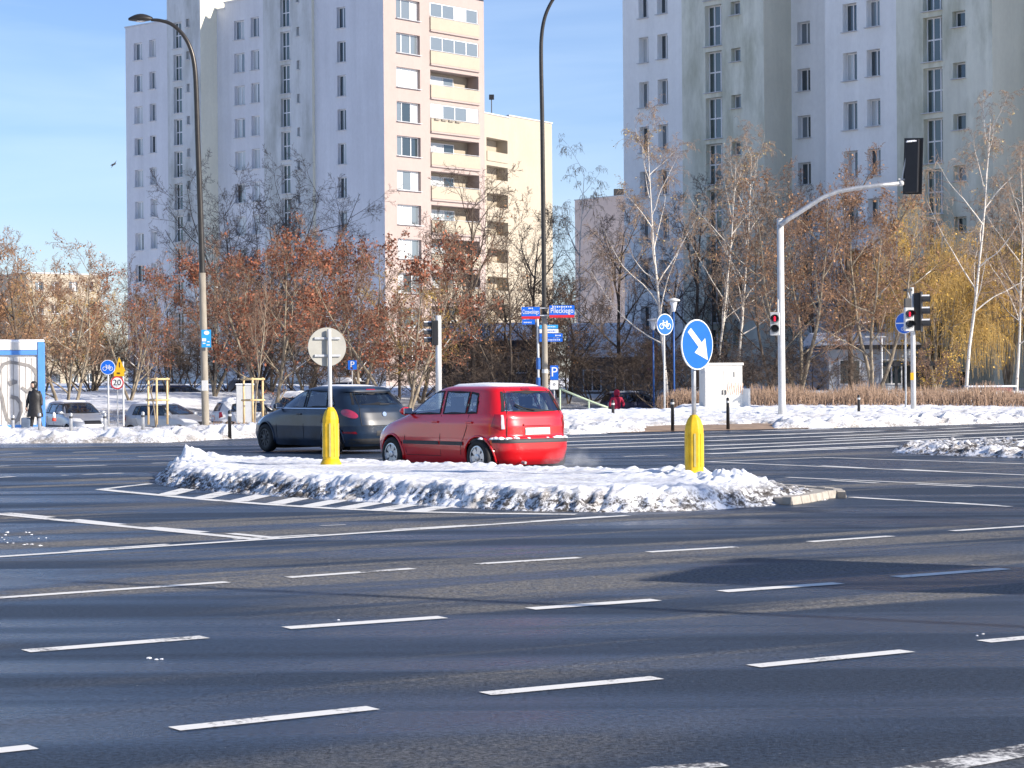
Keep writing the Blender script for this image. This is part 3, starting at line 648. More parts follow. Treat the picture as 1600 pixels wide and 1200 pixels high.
an = MB(); p = fa.pt(2.2, zc)+off; an.tube([p, p+Vector((0, 0, 1.6))], .05, 5); an.box(p+Vector((0, 0, 1.7)), (.5, .2, .5)); an.build('antenna', 'dark', CB)
# ---- far pinkish block
p0, p1 = (col_ratio(898)*245, 245.0), (col_ratio(985)*238, 238.0); ff = Facade(p0, p1)
PB = thing('far_block', 'far pinkish block end glimpsed between birch and pale block', 'building', (p0[0], p0[1], 0))
zz = ff.uz(940, 309)[1]; ff.wall(PB, -1.5, zz, [], 'pinkfar'); shell(PB, ff, 14, zz, 'pinkfar', 'pinkfar')
MB().box(ff.pt(5.2, zz+.5, 2)-PB.location, (1.2, 1.0, 1.0)).build('chimney', 'roofdark', PB)
# ---- cream building glimpsed behind the left trees
p0, p1 = (col_ratio(40)*255, 255.0), (col_ratio(156)*262, 262.0); ff = Facade(p0, p1)
LB = thing('far_house', 'far cream block glimpsed through the left trees', 'building', (p0[0], p0[1], 0))
zz = ff.uz(100, 428)[1]; hs = rows_holes(ff, [(55, 68, 440, 454, 'two'), (80, 93, 440, 454, 'two'), (108, 121, 440, 454, 'two'), (134, 146, 440, 454, 'two')], 0, zz-.2, -5, 0)
ff.wall(LB, -1.5, zz, [h[:4]+(.3,) for h in hs], 'cream'); shell(LB, ff, 12, zz, 'cream', 'cream')
for h in hs: add_window(LB, ff.pt(h[0], h[2]), ff.ang, round(h[1]-h[0], 2), round(h[3]-h[2], 2), 'two', .2, (3, 1, 2))
# ---- low houses with snowy roofs among the trees
def low_house(name, label, x0, x1, D, ytop, yeave, wall, door=None):
    A, B = AT(x0, yeave, D), AT(x1, yeave, D); w = B.x-A.x; base = Vector(((A.x+B.x)/2, D, 0)); zh = A.z; zr_ = AT(x0, ytop, D+4).z
    h = thing(name, label, 'house', base)
    MB().box((0, 4, zh/2-.5), (w, 8, zh+1)).build('wall', wall, h)
    r = MB(); r.add([(-w/2-.4, -.5, zh), (w/2+.4, -.5, zh), (w/2+.4, 4, zr_), (-w/2-.4, 4, zr_), (-w/2-.4, 8.5, zh), (w/2+.4, 8.5, zh)], [(0, 1, 2, 3), (3, 2, 5, 4), (0, 3, 4), (1, 5, 2), (0, 4, 5, 1)]); r.build('roof', 'snow', h)
    MB().box((0, -.52, zh-.1), (w+.8, .08, .22)).build('gutter', 'roofdark', h)
    n = max(2, int(w/2.6))
    for i in range(n):
        x = -w/2+(i+.5)*w/n; fm, panes, pm, sm = win_meshes(1.1, 1.3, 'two'); wo = put('window', fm, h, (x-.55, -.05, zh-2.0))
        for k, p in enumerate(panes): put('pane', pm['pane_d'][k], wo, (p[0], .0, p[1]))
    return h
hA = low_house('low_house', 'dark low house with snowy roof behind the bare trees', 900, 1000, 128, 505, 559, 'walldark')
MB().box((2.6, .6, hA.children[0].dimensions.z+2.2), (.7, .7, 2.2)).build('chimney', 'pinkpaint', hA)
low_house('low_house', 'dim low house with snowy roof behind the red-leaved tree', 690, 850, 132, 505, 533, 'walldark')
low_house('low_house', 'pale low building behind the forked tree by the right signals', 1295, 1425, 110, 520, 540, 'wallblue')
cn = thing('entrance_canopy', 'dark entrance canopy over black doorway behind yellow shrub', 'canopy', AT(1438, 600, 106) - Vector((0, 0, AT(1438, 600, 106).z)))
MB().box((0, 1, AT(1438, 568, 106).z), (2.6, 2.2, .22)).build('canopy_slab', 'dark', cn); MB().box((.3, 2, AT(1438, 590, 106).z), (1.6, .2, 1.6)).build('doorway', 'black', cn)
MB().box((-1.15, .1, AT(1438, 590, 106).z-.4), (.12, .12, 2.2)).build('post', 'dark', cn)
# ================================================================== trees
def rvec(r): return Vector((r.gauss(0, 1), r.gauss(0, 1), r.gauss(0, 1)))
def tubes(segs, nsides, cap=None):
    """segs (m,8): p0 p1 r0 r1 -> verts, quads"""
    S_ = np.asarray(segs, np.float64)
    if len(S_) == 0: return np.zeros((0, 3)), np.zeros((0, 4), int)
    p0, p1, r0, r1 = S_[:, 0:3], S_[:, 3:6], S_[:, 6], S_[:, 7]
    d = p1-p0; d /= np.linalg.norm(d, axis=1)[:, None]+1e-9
    ref = np.where(np.abs(d[:, 2:3]) > .9, np.array([[1., 0, 0]]), np.array([[0, 0, 1.]])); a = np.cross(d, ref); a /= np.linalg.norm(a, axis=1)[:, None]; b = np.cross(d, a)
    n = nsides; th = np.arange(n)*2*math.pi/n
    ring = a[:, None]*np.cos(th)[None, :, None]+b[:, None]*np.sin(th)[None, :, None]
    V = np.concatenate([p0[:, None]+ring*r0[:, None, None], p1[:, None]+ring*r1[:, None, None]], 1).reshape(-1, 3)
    k = np.arange(n); k2 = (k+1) % n; q = np.stack([k, k2, k2+n, k+n], 1)
    Fq = (np.arange(len(S_))[:, None, None]*2*n+q[None]).reshape(-1, 4)
    return V, Fq
def leaf_quads(P, size, r):
    P = np.asarray(P); m = len(P); rg = np.random.default_rng(r)
    a = rg.normal(size=(m, 3)); a /= np.linalg.norm(a, axis=1)[:, None]; b = rg.normal(size=(m, 3)); b -= a*(a*b).sum(1)[:, None]; b /= np.linalg.norm(b, axis=1)[:, None]
    s = size*rg.uniform(.5, 1.25, m)[:, None]
    V = np.stack([P-a*s*.5, P+b*s*.32, P+a*s*.5, P-b*s*.32], 1).reshape(-1, 3)
    return V, np.arange(4*m).reshape(m, 4)
class Tree:
    def __init__(s, seed, H, spec): s.r = random.Random(seed); s.H = H; s.sp = spec; s.segs = [[], [], [], [], []]; s.tips = []; s.snow = []; s.seed = seed
    def branch(s, p, d, L, rad, lev):
        sp, r = s.sp, s.r; n = sp['nseg'][lev]; pts = [p.copy()]; rads = [rad]; d = d.normalized()
        for i in range(n):
            d = (d+rvec(r)*sp['wob'][lev]+Vector((0, 0, sp['trop'][lev]))*(1+i*.25)).normalized()
            p = p+d*(L/n); pts.append(p.copy()); rads.append(max(sp['rmin'], rad*(1-(i+1)/n*sp['taper'][lev])))
        for i in range(n):
            s.segs[lev].append((*pts[i], *pts[i+1], rads[i], rads[i+1]))
            if lev in (1, 2) and abs((pts[i+1]-pts[i]).normalized().z) < .75 and r.random() < sp.get('snow', .25) and rads[i] > .02:
                o = Vector((0, 0, rads[i]*.6)); s.snow.append((*(pts[i]+o), *(pts[i+1]+o), rads[i]*.75, rads[i+1]*.75))
        if lev+1 >= sp['levels']: s.tips += pts[1:]; return
        k = sp['kids'][lev]; k = max(1, int(k*r.uniform(.75, 1.25))); st = sp['start'][lev]
        for j in range(k):
            t = st+(1-st)*((j+r.random())/k); x = t*n; i = min(n-1, int(x)); q = pts[i].lerp(pts[i+1], x-i); ax = (pts[i+1]-pts[i]).normalized()
            ang = R(r.gauss(sp['ang'][lev], 9)); az = r.uniform(0, 2*math.pi) if lev else j*2.4+r.uniform(-.5, .5)
            o = ax.orthogonal().normalized(); o = Matrix.Rotation(az, 3, ax) @ o
            nd = ax*math.cos(ang)+o*math.sin(ang)
            Lk = L*sp['ratio'][lev]*(1-sp['short'][lev]*t)*r.uniform(.7, 1.15)
            rk = max(sp['rmin'], min(rads[i]*.75, rads[0]*sp['rrat'][lev]*(1-.4*t)))
            s.branch(q, nd, Lk, rk, lev+1)
    def make(s, name, tw, bk, leaf=None, nleaf=0, lsize=.12, lspread=.10, lowtrunk=None):
        sp = s.sp; d0 = Vector((s.r.uniform(-.05, .05), s.r.uniform(-.05, .05), 1))
        forks = sp.get('forks', 1)
        for k in range(forks):
            dd = d0+(Vector((math.cos(k*2.4+s.seed), math.sin(k*2.4+s.seed), 0))*sp.get('forkang', .3) if forks > 1 else Vector((0, 0, 0)))
            s.branch(Vector((0, 0, -.25)), dd, s.H*s.r.uniform(.85, 1) if k else s.H, s.H*sp['rt']*(1 if forks == 1 else .75), 0)
        top = max(g[5] for lv in s.segs for g in lv); sc = s.H/top
        V0, F0 = tubes(s.segs[0], 8); V1, F1 = tubes(s.segs[1], 6)
        tr = raw_mesh('trunk', np.concatenate([V0, V1])*sc, np.concatenate([F0, F1+len(V0)]), [bk], smooth=True)
        Vs, Fs, o = [], [], 0
        for lv, n in ((2, 4), (3, 3), (4, 3)):
            v, f = tubes(s.segs[lv], n); Vs.append(v); Fs.append(f+o); o += len(v)
        cr = raw_mesh('crown', np.concatenate(Vs)*sc, np.concatenate(Fs), [tw])
        parts = [('trunk', tr), ('crown', cr)]
        if nleaf:
            rg = np.random.default_rng(s.seed); T = np.array([tuple(t) for t in s.tips])
            # clumped: keep leaves where a coarse noise is high
            w = np.array([noise.noise(Vector(t)*.55+Vector((s.seed, 0, 0))) for t in T]); w = np.clip(w+.28, .02, 1)**1.5; w /= w.sum()
            P = T[rg.choice(len(T), nleaf, p=w)]+rg.normal(scale=lspread, size=(nleaf, 3))
            v, f = leaf_quads(P*sc, lsize, s.seed); parts.append(('foliage', raw_mesh('foliage', v, f, [leaf])))
        if s.snow:
            v, f = tubes(s.snow, 5); parts.append(('branch_snow', raw_mesh('branch_snow', v*sc, f, ['snow'], smooth=True)))
        return dict(name=name, parts=parts, H=s.H)
deci = dict(levels=5, nseg=[9, 7, 5, 4, 3], wob=[.07, .12, .16, .2, .22], trop=[.05, .06, .03, .02, 0], taper=[.85, .85, .8, .7, .5], kids=[12, 8, 7, 5], start=[.22, .25, .2, .15], ang=[48, 45, 45, 42], ratio=[.62, .55, .52, .55], short=[.55, .4, .3, .3], rrat=[.5, .5, .5, .6], rt=.016, rmin=.008, snow=.10)
maple = dict(deci, forks=3, forkang=.42, kids=[8, 7, 7, 5], start=[.18, .2, .2, .15], ratio=[.5, .55, .55, .5], rt=.015)
thin = dict(deci, forks=2, forkang=.22, kids=[11, 8, 7, 4], ang=[38, 38, 42, 40], trop=[.06, .1, .06, .03, 0], ratio=[.48, .5, .5, .5], rt=.012)
birch = dict(deci, wob=[.03, .10, .16, .2, .22], nseg=[10, 7, 5, 5, 4], kids=[16, 8, 7, 4], start=[.20, .3, .2, .2], ang=[42, 42, 45, 40], trop=[.03, .05, -.02, -.16, -.2], ratio=[.42, .45, .55, .6], short=[.6, .3, .2, .2], rt=.0068, rmin=.007, snow=0)
wbirch = dict(birch, trop=[.03, .02, -.10, -.30, -.35], kids=[14, 7, 6, 4])
shrub = dict(deci, forks=7, forkang=.75, kids=[8, 7, 6, 4], start=[.15, .2, .2, .15], ratio=[.5, .5, .5, .5], rt=.008, nseg=[7, 5, 4, 3, 3], rmin=.007)
willow = dict(deci, nseg=[7, 8, 6, 9, 3], forks=3, forkang=.35, levels=4, kids=[11, 10, 10, 3], start=[.3, .3, .15, .2], ang=[45, 45, 55, 40], trop=[.04, .02, -.06, -.55, -.4], ratio=[.6, .55, 1.1, .5], short=[.3, .3, .1, .2], rt=.02, rmin=.008, snow=0)
young = dict(deci, levels=4, kids=[16, 6, 4, 2], start=[.35, .2, .2, .2], ang=[32, 35, 40, 40], trop=[.02, .14, .08, .03, 0], ratio=[.38, .45, .5, .5], rt=.008, rmin=.006, snow=0)
T = {}
T['redA'] = Tree(5, 9.2, maple).make('maple_tree', 'twig', 'bark', 'leafred', 4000, .15, .16)
T['redB'] = Tree(8, 9.0, maple).make('maple_tree', 'twig', 'bark', 'leafred', 2600, .15, .16)
T['brown'] = Tree(12, 9.5, deci).make('deciduous_tree', 'twig', 'barkd', 'leafbr', 1700, .13, .14)
T['bareA'] = Tree(21, 11.5, deci).make('bare_tree', 'twigd', 'barkd')
T['bareB'] = Tree(33, 11, thin).make('bare_tree', 'twigd', 'barkd', 'leafbr', 500, .12, .14)
T['brownB'] = Tree(44, 10, maple).make('deciduous_tree', 'twig', 'bark', 'leafbr', 1100, .13, .15)
T['birch'] = Tree(51, 14, birch).make('birch_tree', 'twigl', 'birch', 'leafpale', 500, .09, .1)
T['birchB'] = Tree(58, 14, birch).make('birch_tree', 'twigl', 'birch', 'leafpale', 300, .09, .1)
T['wbirch'] = Tree(63, 16, wbirch).make('weeping_birch', 'twigl', 'birch', 'leafpale', 700, .10, .1)
T['shrub'] = Tree(71, 6, shrub).make('shrub', 'twigd', 'barkd')
T['ball'] = Tree(77, 14.5, dict(shrub, kids=[10, 8, 6, 4], forks=9, forkang=.5)).make('bare_tree', 'twigd', 'barkd')
T['willow'] = Tree(85, 10.5, willow).make('willow_tree', 'willow', 'bark', 'leafgold', 2600, .13, .08)
T['yellow'] = Tree(91, 3.6, dict(shrub, forks=6)).make('leafy_shrub', 'twig', 'barkd', 'leafgold', 900, .12, .10)
T['young'] = Tree(95, 6.5, young).make('young_tree', 'twig', 'bark')
T['goldbr'] = Tree(99, 9, maple).make('deciduous_tree', 'willow', 'bark', 'leafgold', 900, .12, .14)
def plant(kind, x, D, ytop, label, cat='tree', rz=None, group=None, tilt=0, wide=1.0):
    t = T[kind]; p = on_ground(x, D); h = AT(x, ytop, D).z-p.z; s = h/t['H']
    e = thing(t['name'], label, cat, p, (x*1.7) % 6.28 if rz is None else rz, group)
    e.scale = (s*wide, s*wide, s); e.rotation_euler.y = tilt
    for n, me in t['parts']: put(n, me, e)
    return e
TG = 'trees beyond the junction'
for a in [
 ('brown', 20, 106, 352, 'russet-brown tree rising right behind the white container'), ('brownB', 105, 99, 345, 'wide brown tree with leaning limbs just right of the container'),
 ('redB', 203, 112, 398, 'small russet tree left of the tower foot behind the 20 sign'), ('bareB', 262, 118, 372, 'thin dark bare tree at the left tower foot'),
 ('ball', 405, 140, 236, 'tall round dark bare tree against the lilac tower'), ('redA', 425, 103, 334, 'red-leaved maple above the dark hatchback, nearest the left lamp'),
 ('redB', 560, 112, 345, 'red-leaved maple behind the grey back of the round sign'), ('redA', 628, 100, 337, 'red-leaved maple with pale forked trunk left of the central signal', 2.0),
 ('bareA', 742, 118, 252, 'tall dark bare tree before the pink balconies'), ('bareB', 790, 112, 290, 'tall thin bare tree just left of the central lamp post'),
 ('bareA', 835, 128, 318, 'dark bare tree directly behind the central lamp post'), ('wbirch', 902, 138, 205, 'far weeping birch with drooping pale twigs against the sky'),
 ('bareB', 888, 116, 420, 'dark forked tree behind the parking sign'), ('bareA', 968, 120, 300, 'dark spreading bare tree in front of the low snowy roof'),
 ('birch', 1043, 104, 146, 'tall white birch between the two park lamps'), ('birchB', 1120, 110, 214, 'birch with brown twigs left of the white cabinet'),
 ('birch', 1152, 112, 180, 'slender birch directly above the white cabinet'), ('bareB', 1205, 108, 240, 'dark bare tree left of the signal mast pole'),
 ('brownB', 1248, 98, 246, 'pollarded brown tree right behind the signal mast pole'), ('brown', 1330, 102, 224, 'brown-leaved tree under the mast arm'),
 ('brownB', 1368, 96, 268, 'forked tree with snow in its crotch left of the right signals'), ('willow', 1462, 108, 268, 'golden weeping willow behind the right signals'),
 ('willow', 1575, 112, 262, 'golden weeping willow at the right edge behind the birches'), ('birchB', 1508, 93, 142, 'big white birch with spreading limbs at the right', 1.2),
 ('birch', 1588, 98, 214, 'rightmost white birch at the edge of the view', 4.4), ('yellow', 1462, 94, 528, 'yellow-leaved shrub right of the signal post'),
 ('bareB', 1290, 116, 260, 'dim bare tree behind the mast arm tree'), ('bareA', 1090, 124, 262, 'dim bare tree behind the birches left of the cabinet'), ('bareA', 700, 126, 330, 'bare dark tree behind the central signal head'),
 ('goldbr', 70, 122, 420, 'ochre-twigged tree far behind the container'), ('goldbr', 150, 126, 432, 'ochre-twigged tree behind the bicycle sign'), ('redB', 480, 118, 372, 'russet tree in the gap right of the dark bare crown'), ('redB', 335, 116, 372, 'russet tree just behind the left lamp post'),
 ('brown', -60, 104, 330, 'brown tree at the left edge above the container'), ('bareB', 1420, 122, 330, 'bare tree behind the mast signal head'), ('bareB', 1640, 104, 250, 'bare tree at the right edge')]:
    plant(*a[:5], rz=a[5] if len(a) > 5 else None, group=TG)
MARKS = [(20, 'the site container'), (110, 'the silver parked car'), (170, 'the bicycle sign'), (184, 'the 20 sign'), (247, 'the near timber guard'), (320, 'the left lamp post'), (396, 'the far timber guard'), (450, 'the dark car bonnet'), (516, 'the grey sign back'), (590, 'the dark car tail'), (640, 'the red car bonnet'), (685, 'the central signal'), (750, 'the red car roof'), (850, 'the central lamp'), (910, 'the handrail'), (964, 'the red-jacketed person'), (1022, 'the small park lamp'), (1054, 'the tall park lamp'), (1090, 'the white arrow sign'), (1131, 'the white cabinet'), (1220, 'the mast pole'), (1300, 'the mast arm bend'), (1378, 'the T-shaped lamp'), (1427, 'the right signal post'), (1508, 'the big right birch'), (1588, 'the rightmost birch'), (1660, 'the right picture edge')]
USED = {}
def belt_label(kd, x, yt):
    mk = min(MARKS, key=lambda m: abs(m[0]-x)); dx = x-mk[0]; pos = 'right behind' if abs(dx) < 8 else ('behind and left of' if dx < 0 else 'behind and right of')
    what = {'shrub': 'low dark bare shrub', 'bareA': 'dark bare background tree', 'bareB': 'thin bare background tree', 'brown': 'brown-leaved background tree', 'brownB': 'brownish forked background tree', 'goldbr': 'ochre background tree', 'redB': 'russet background tree'}[kd]
    s_ = f'{what} {pos} {mk[1]}'; USED[s_] = USED.get(s_, 0)+1
    return s_ if USED[s_] == 1 else ('farther ' * (USED[s_]-1))+s_
k = 0
for x, D, yt in ((20, 122, 520), (140, 124, 505), (215, 119, 530), (290, 124, 500), (355, 121, 515), (470, 122, 505), (520, 116, 520), (585, 122, 515), (660, 124, 520), (735, 112, 520), (770, 124, 500), (815, 120, 505), (925, 118, 500), (990, 116, 505), (1080, 112, 505), (1110, 98, 545), (1150, 102, 535), (1180, 98, 520), (1215, 96, 540), (1270, 112, 500), (1310, 100, 540), (1400, 112, 520), (1540, 120, 520), (1030, 110, 520)):
    e = plant('shrub', x, D, yt, belt_label('shrub', x, yt), 'shrub', group='undergrowth shrubs', wide=1.9)
bgk = ['bareA', 'brownB', 'bareB', 'brown', 'goldbr', 'brownB', 'bareB']
br = random.Random(4)
for i, x in enumerate(range(-60, 1680, 40)):
    yt = interp(x, [(-60, 420), (180, 455), (330, 430), (520, 440), (700, 420), (860, 440), (1000, 450), (1100, 380), (1250, 350), (1400, 370), (1650, 360)])+br.uniform(-35, 45)
    if 1060 < x < 1440 and i % 2: continue
    if 880 < x < 1060 and i % 3: continue
    kd = bgk[i % 7] if not 330 < x < 640 else ('brownB', 'bareB', 'bareA')[i % 3]
    plant(kd, x+br.uniform(-14, 14), 117+br.uniform(0, 12), yt, belt_label(kd, x, yt), rz=br.uniform(0, 6), group='background belt trees', wide=1.25)
yt1 = plant('young', 246, 84, 462, 'young staked tree with upright twigs nearest the 20 sign', group='staked young trees')
yt2 = plant('young', 396, 84, 395, 'young staked tree beside the dark hatchback bonnet', group='staked young trees')
# trees and a lamp beyond the right edge throw the long shadows across the road
for X, Y, h, l in ((19.0, 17.2, 10, 'bare tree out of view right of the junction, shading the road'),):
    t = T['brown']; e = thing('deciduous_tree', l, 'tree', (X, Y, 0), 1.0, TG); s = h/t['H']; e.scale = (s, s, s)
    for n, me in t['parts']: put(n, me, e)
# ---- clipped dry hedge
def hedge(x0, x1, D0, D1, n, h, seed, label):
    rg = np.random.default_rng(seed); segs = []
    for _ in range(n):
        x = rg.uniform(x0, x1); D = rg.uniform(D0, D1); p = on_ground(x, D, 640); q = p+Vector((rg.normal(0, .07), rg.normal(0, .07), h*(.55+.75*rg.random()**1.6)*(1+.25*math.sin(x*.05)*math.sin(x*.013))))
        m = p.lerp(q, .5)+Vector((rg.normal(0, .03), 0, 0)); segs += [(*p, *m, .012, .01), (*m, *q, .01, .005)]
        e = m+Vector((rg.normal(0, .12), rg.normal(0, .1), h*.4)); segs.append((*m, *e, .008, .004))
    v, f = tubes(segs, 3); o = link(bpy.data.objects.new('dry_hedge', raw_mesh('dry_hedge', v, f, ['reed']))); return tag(o, label, kind='stuff')
hedge(1172, 1700, 82, 86.5, 4200, .60, 1, 'low hedge of dry brown stems along the right verge')
hedge(1028, 1112, 84, 87, 1100, .52, 2, 'short hedge of dry stems left of the white cabinet')
hedge(255, 420, 79, 82, 260, .35, 3, 'sparse dark stems poking from the snow by the left lamp')
# ================================================================== cars
def inpoly(x, y, P):
    c = False; n = len(P)
    for i in range(n):
        a, b = P[i], P[(i+1) % n]
        if (a[1] > y) != (b[1] > y) and x < (b[0]-a[0])*(y-a[1])/(b[1]-a[1]+1e-12)+a[0]: c = not c
    return c
class CarShape:
    def __init__(s, sp): s.sp = sp; s.zs = sp['zs']
    def sl(s, z): sp = s.sp; return interp(z, sp['xr']), interp(z, sp['xf']), interp(z, sp['w']), interp(z, sp.get('n', [(0, 5), (.9, 5.5), (1.2, 7)]))
    def side(s, x, z, sgn, off=0):
        xr, xf, w, n = s.sl(z); c, a = (xr+xf)/2, (xf-xr)/2; t = min(.999, abs((x-c)/a)); return Vector((x, sgn*(w*(1-t**n)**(1/n)+off), z))
    def end(s, yf, z, rear, off=0, absy=False):
        xr, xf, w, n = s.sl(z); c, a = (xr+xf)/2, (xf-xr)/2; y = yf if absy else yf*w; t = min(.999, abs(y/w)); dx = a*(1-t**n)**(1/n)
        return Vector((c-dx-off if rear else c+dx+off, y, z))
    def ring(s, z, N=104):
        xr, xf, w, n = s.sl(z); c, a = (xr+xf)/2, (xf-xr)/2; th = np.linspace(0, 2*math.pi, 1441)
        X = c+a*np.sign(np.cos(th))*np.abs(np.cos(th))**(2/n); Y = w*np.sign(np.sin(th))*np.abs(np.sin(th))**(2/n)
        L_ = np.concatenate([[0], np.cumsum(np.hypot(np.diff(X), np.diff(Y)))]); q = np.linspace(0, L_[-1], N+1)[:-1]
        return np.interp(q, L_, X), np.interp(q, L_, Y)
    def qpanel(s, quad, fn, nu=8, nv=5, th=0):
        """quad: 4 (a,z) corners bl, br, tr, tl mapped through fn(a,z)"""
        rows = []
        for j in range(nv+1):
            v = j/nv; rows.append([fn(*((1-u)*(1-v)*np.array(quad[0])+u*(1-v)*np.array(quad[1])+u*v*np.array(quad[2])+(1-u)*v*np.array(quad[3]))) for u in np.linspace(0, 1, nu+1)])
        return rows
def inset(q, k):
    c = np.mean(q, axis=0); return [tuple(c+(np.array(p)-c)*k) for p in q]
def frame_strip(mb, quad, fn, w=.03, off=.006):
    """dark rubber strip along the outline of a window"""
    c = np.mean(quad, axis=0)
    for i in range(4):
        a, b = np.array(quad[i]), np.array(quad[(i+1) % 4]); rows = [[], []]
        for t in np.linspace(0, 1, 7):
            p = a+(b-a)*t; d = (c-p); d = d/np.linalg.norm(d)*w*1.3; e = p-d*.35; rows[0].append(fn(*(e))); rows[1].append(fn(*(p+d)))
        mb.grid(rows)
def build_car(name, label, sp, loc, rz, paint, glass, detail=True, snowcap=0, group=None):
    cs = CarShape(sp); car = thing(name, label, 'car', loc, rz, group); zs = sp['zs']; N = 104
    rings = [cs.ring(z, N) for z in zs]; V = [(x, y, z) for (X, Y), z in zip(rings, zs) for x, y in zip(X, Y)]
    wr_ = sp['r']; keep = []; wins = sp['side']; ww = [inset(q, .97) for q in wins]; rw, fw = inset(sp['rear'], .96), inset(sp['front'], .96)
    for i in range(len(zs)-1):
        for k in range(N):
            k2 = (k+1) % N; f = (i*N+k, i*N+k2, (i+1)*N+k2, (i+1)*N+k); c = np.mean([V[j] for j in f], axis=0)
            xr, xf, w, n = cs.sl(c[2]); drop = False
            if abs(c[1]) > w*.62:
                for wx in sp['wheels']:
                    if math.hypot(c[0]-wx, c[2]-wr_) < wr_+.055: drop = True
                if any(inpoly(c[0], c[2], q) for q in ww) and abs(c[1]) > w*.8: drop = True
            if c[0] < xr+.45 and inpoly(c[1]/w, c[2], rw) and abs(c[1]) < w*.93: drop = True
            if c[0] > xf-.55 and inpoly(c[1]/w, c[2], fw) and abs(c[1]) < w*.95: drop = True
            if not drop: keep.append(f)
    m = MB(); m.v = V; m.f = keep+[tuple(range(len(zs)*N-N, len(zs)*N))]
    body = m.build('body', paint, car, smooth=True)
    fl = sp['w'][0][1]
    # floor pan, wheel wells, seats: what shows through glass and under the sills
    fl_ = MB(); xr, xf, w, n = cs.sl(.5); fl_.box(((xr+xf)/2, 0, .36), (xf-xr-.5, w*1.1, .30)); fl_.box(((xr+xf)/2-.1, 0, .25), (xf-xr-.9, w*1.5, .12))
    for wx in sp['wheels']: fl_.box((wx, 0, wr_+.05), (2*wr_+.02, w*1.32, 2*wr_*.9))
    fl_.build('underbody', 'black', car)
    st = MB(); xs = sp['seats']
    for sx in xs:
        for sy in (-.36, .36):
            st.box((sx, sy, .62), (.48, .46, .18)); st.box((sx-.26, sy, .86), (.14, .44, .5), mat=Matrix.Rotation(R(-12), 3, 'Y')); st.box((sx-.31, sy, 1.2), (.09, .22, .16))
    st.box((sp['dash'], 0, .86), (.35, w*1.5, .22)); st.build('seats', 'seat', car)
    fs = lambda sg: (lambda a, z: cs.side(a, z, sg, .004)); frear = lambda a, z: cs.end(a, z, True, .004); ffront = lambda a, z: cs.end(a, z, False, .004)
    fs2 = lambda sg: (lambda a, z: cs.side(a, z, sg, .008)); fr2 = lambda a, z: cs.end(a, z, True, .008); ff2 = lambda a, z: cs.end(a, z, False, .008)
    for sg in (1, -1):
        for q in wins:
            g = MB().grid(cs.qpanel(q, fs(sg))).build('side_window', glass, car, smooth=True, fixn=False)
            fm = MB(); frame_strip(fm, q, fs2(sg), .022); fm.build('seal', 'black', g, fixn=False)
    g = MB().grid(cs.qpanel(sp['rear'], frear, 10, 6)).build('rear_window', glass, car, smooth=True, fixn=False)
    fm = MB(); frame_strip(fm, sp['rear'], fr2, .035); fm.build('seal', 'black', g, fixn=False)
    g = MB().grid(cs.qpanel(sp['front'], ffront, 10, 6)).build('windscreen', glass, car, smooth=True, fixn=False)
    fm = MB(); frame_strip(fm, sp['front'], ff2, .035); fm.build('seal', 'black', g, fixn=False)
    # wheels
    for wx in sp['wheels']:
        for sg in (1, -1):
            y0 = sg*(sp['track']); mm = Matrix.Rotation(R(90)*(-sg), 3, 'X')
            wh = bpy.data.objects.new('wheel', None); link(wh, car); wh.location = (wx, y0, wr_)
            MB().lathe([(wr_*.62, -.09), (wr_*.93, -.10), (wr_, -.06), (wr_, .06), (wr_*.95, .09), (wr_*.66, .10), (wr_*.62, .07)], 28, (0, 0, 0), mm).build('tyre', 'black', wh, smooth=True)
            rm_ = MB(); rm_.lathe([(wr_*.66, .07), (wr_*.66, .095), (wr_*.58, .098), (wr_*.57, .04), (.02, .04)], 28, (0, 0, 0), mm)
            ns = sp.get('spokes', 6)
            for k in range(ns):
                a = 2*math.pi*k/ns+.2; r0, r1 = .03, wr_*.62; wd = wr_*(.20 if ns < 8 else .08)
                pl = [(math.cos(a)*r0-math.sin(a)*wd*.55, math.sin(a)*r0+math.cos(a)*wd*.55), (math.cos(a)*r1-math.sin(a)*wd, math.sin(a)*r1+math.cos(a)*wd), (math.cos(a)*r1+math.sin(a)*wd, math.sin(a)*r1-math.cos(a)*wd), (math.cos(a)*r0+math.sin(a)*wd*.55, math.sin(a)*r0-math.cos(a)*wd*.55)]
                rm_.add([mm @ Vector((x, y, .085)) for x, y in pl]+[mm @ Vector((x, y, .05)) for x, y in pl], [(0, 1, 2, 3), (4, 7, 6, 5), (0, 4, 5, 1), (1, 5, 6, 2), (2, 6, 7, 3), (3, 7, 4, 0)])
            rm_.lathe([(.055, .05), (.055, .1), (.03, .105)], 14, (0, 0, 0), mm); rm_.build('rim', sp.get('rimmat', 'rim'), wh)
            MB().lathe([(wr_*.56, .035), (wr_*.56, .04)], 20, (0, 0, 0), mm).build('brake_shadow', 'black', wh)
            # arch lip
            pts = [cs.side(wx+math.cos(t)*(wr_+.05), wr_+math.sin(t)*(wr_+.05), sg, .004) for t in np.linspace(-.25, math.pi+.25, 26)]
            MB().tube(pts, .022, 6).build('arch_lip', sp.get('lip', paint), car, smooth=True)
    # mirrors, handles, seams
    for sg in (1, -1):
        p = cs.side(sp['mirror'][0], sp['mirror'][1], sg); mo = MB()
        mo.lathe([(.02, -.06), (.085, -.05), (.10, 0), (.085, .05), (.03, .065)], 12, p+Vector((0, sg*.13, .04)), Matrix.Rotation(R(90), 3, 'Y') @ Matrix.Diagonal((.72, 1.15, 1)))
        mo.tube([p, p+Vector((0, sg*.1, .02))], .03, 6); mo = mo.build('mirror', sp.get('mirmat', paint), car, smooth=True)
        MB().box(p+Vector((-.07, sg*.13, .04)), (.012, .17, .10)).build('mirror_glass', 'chrome', mo)
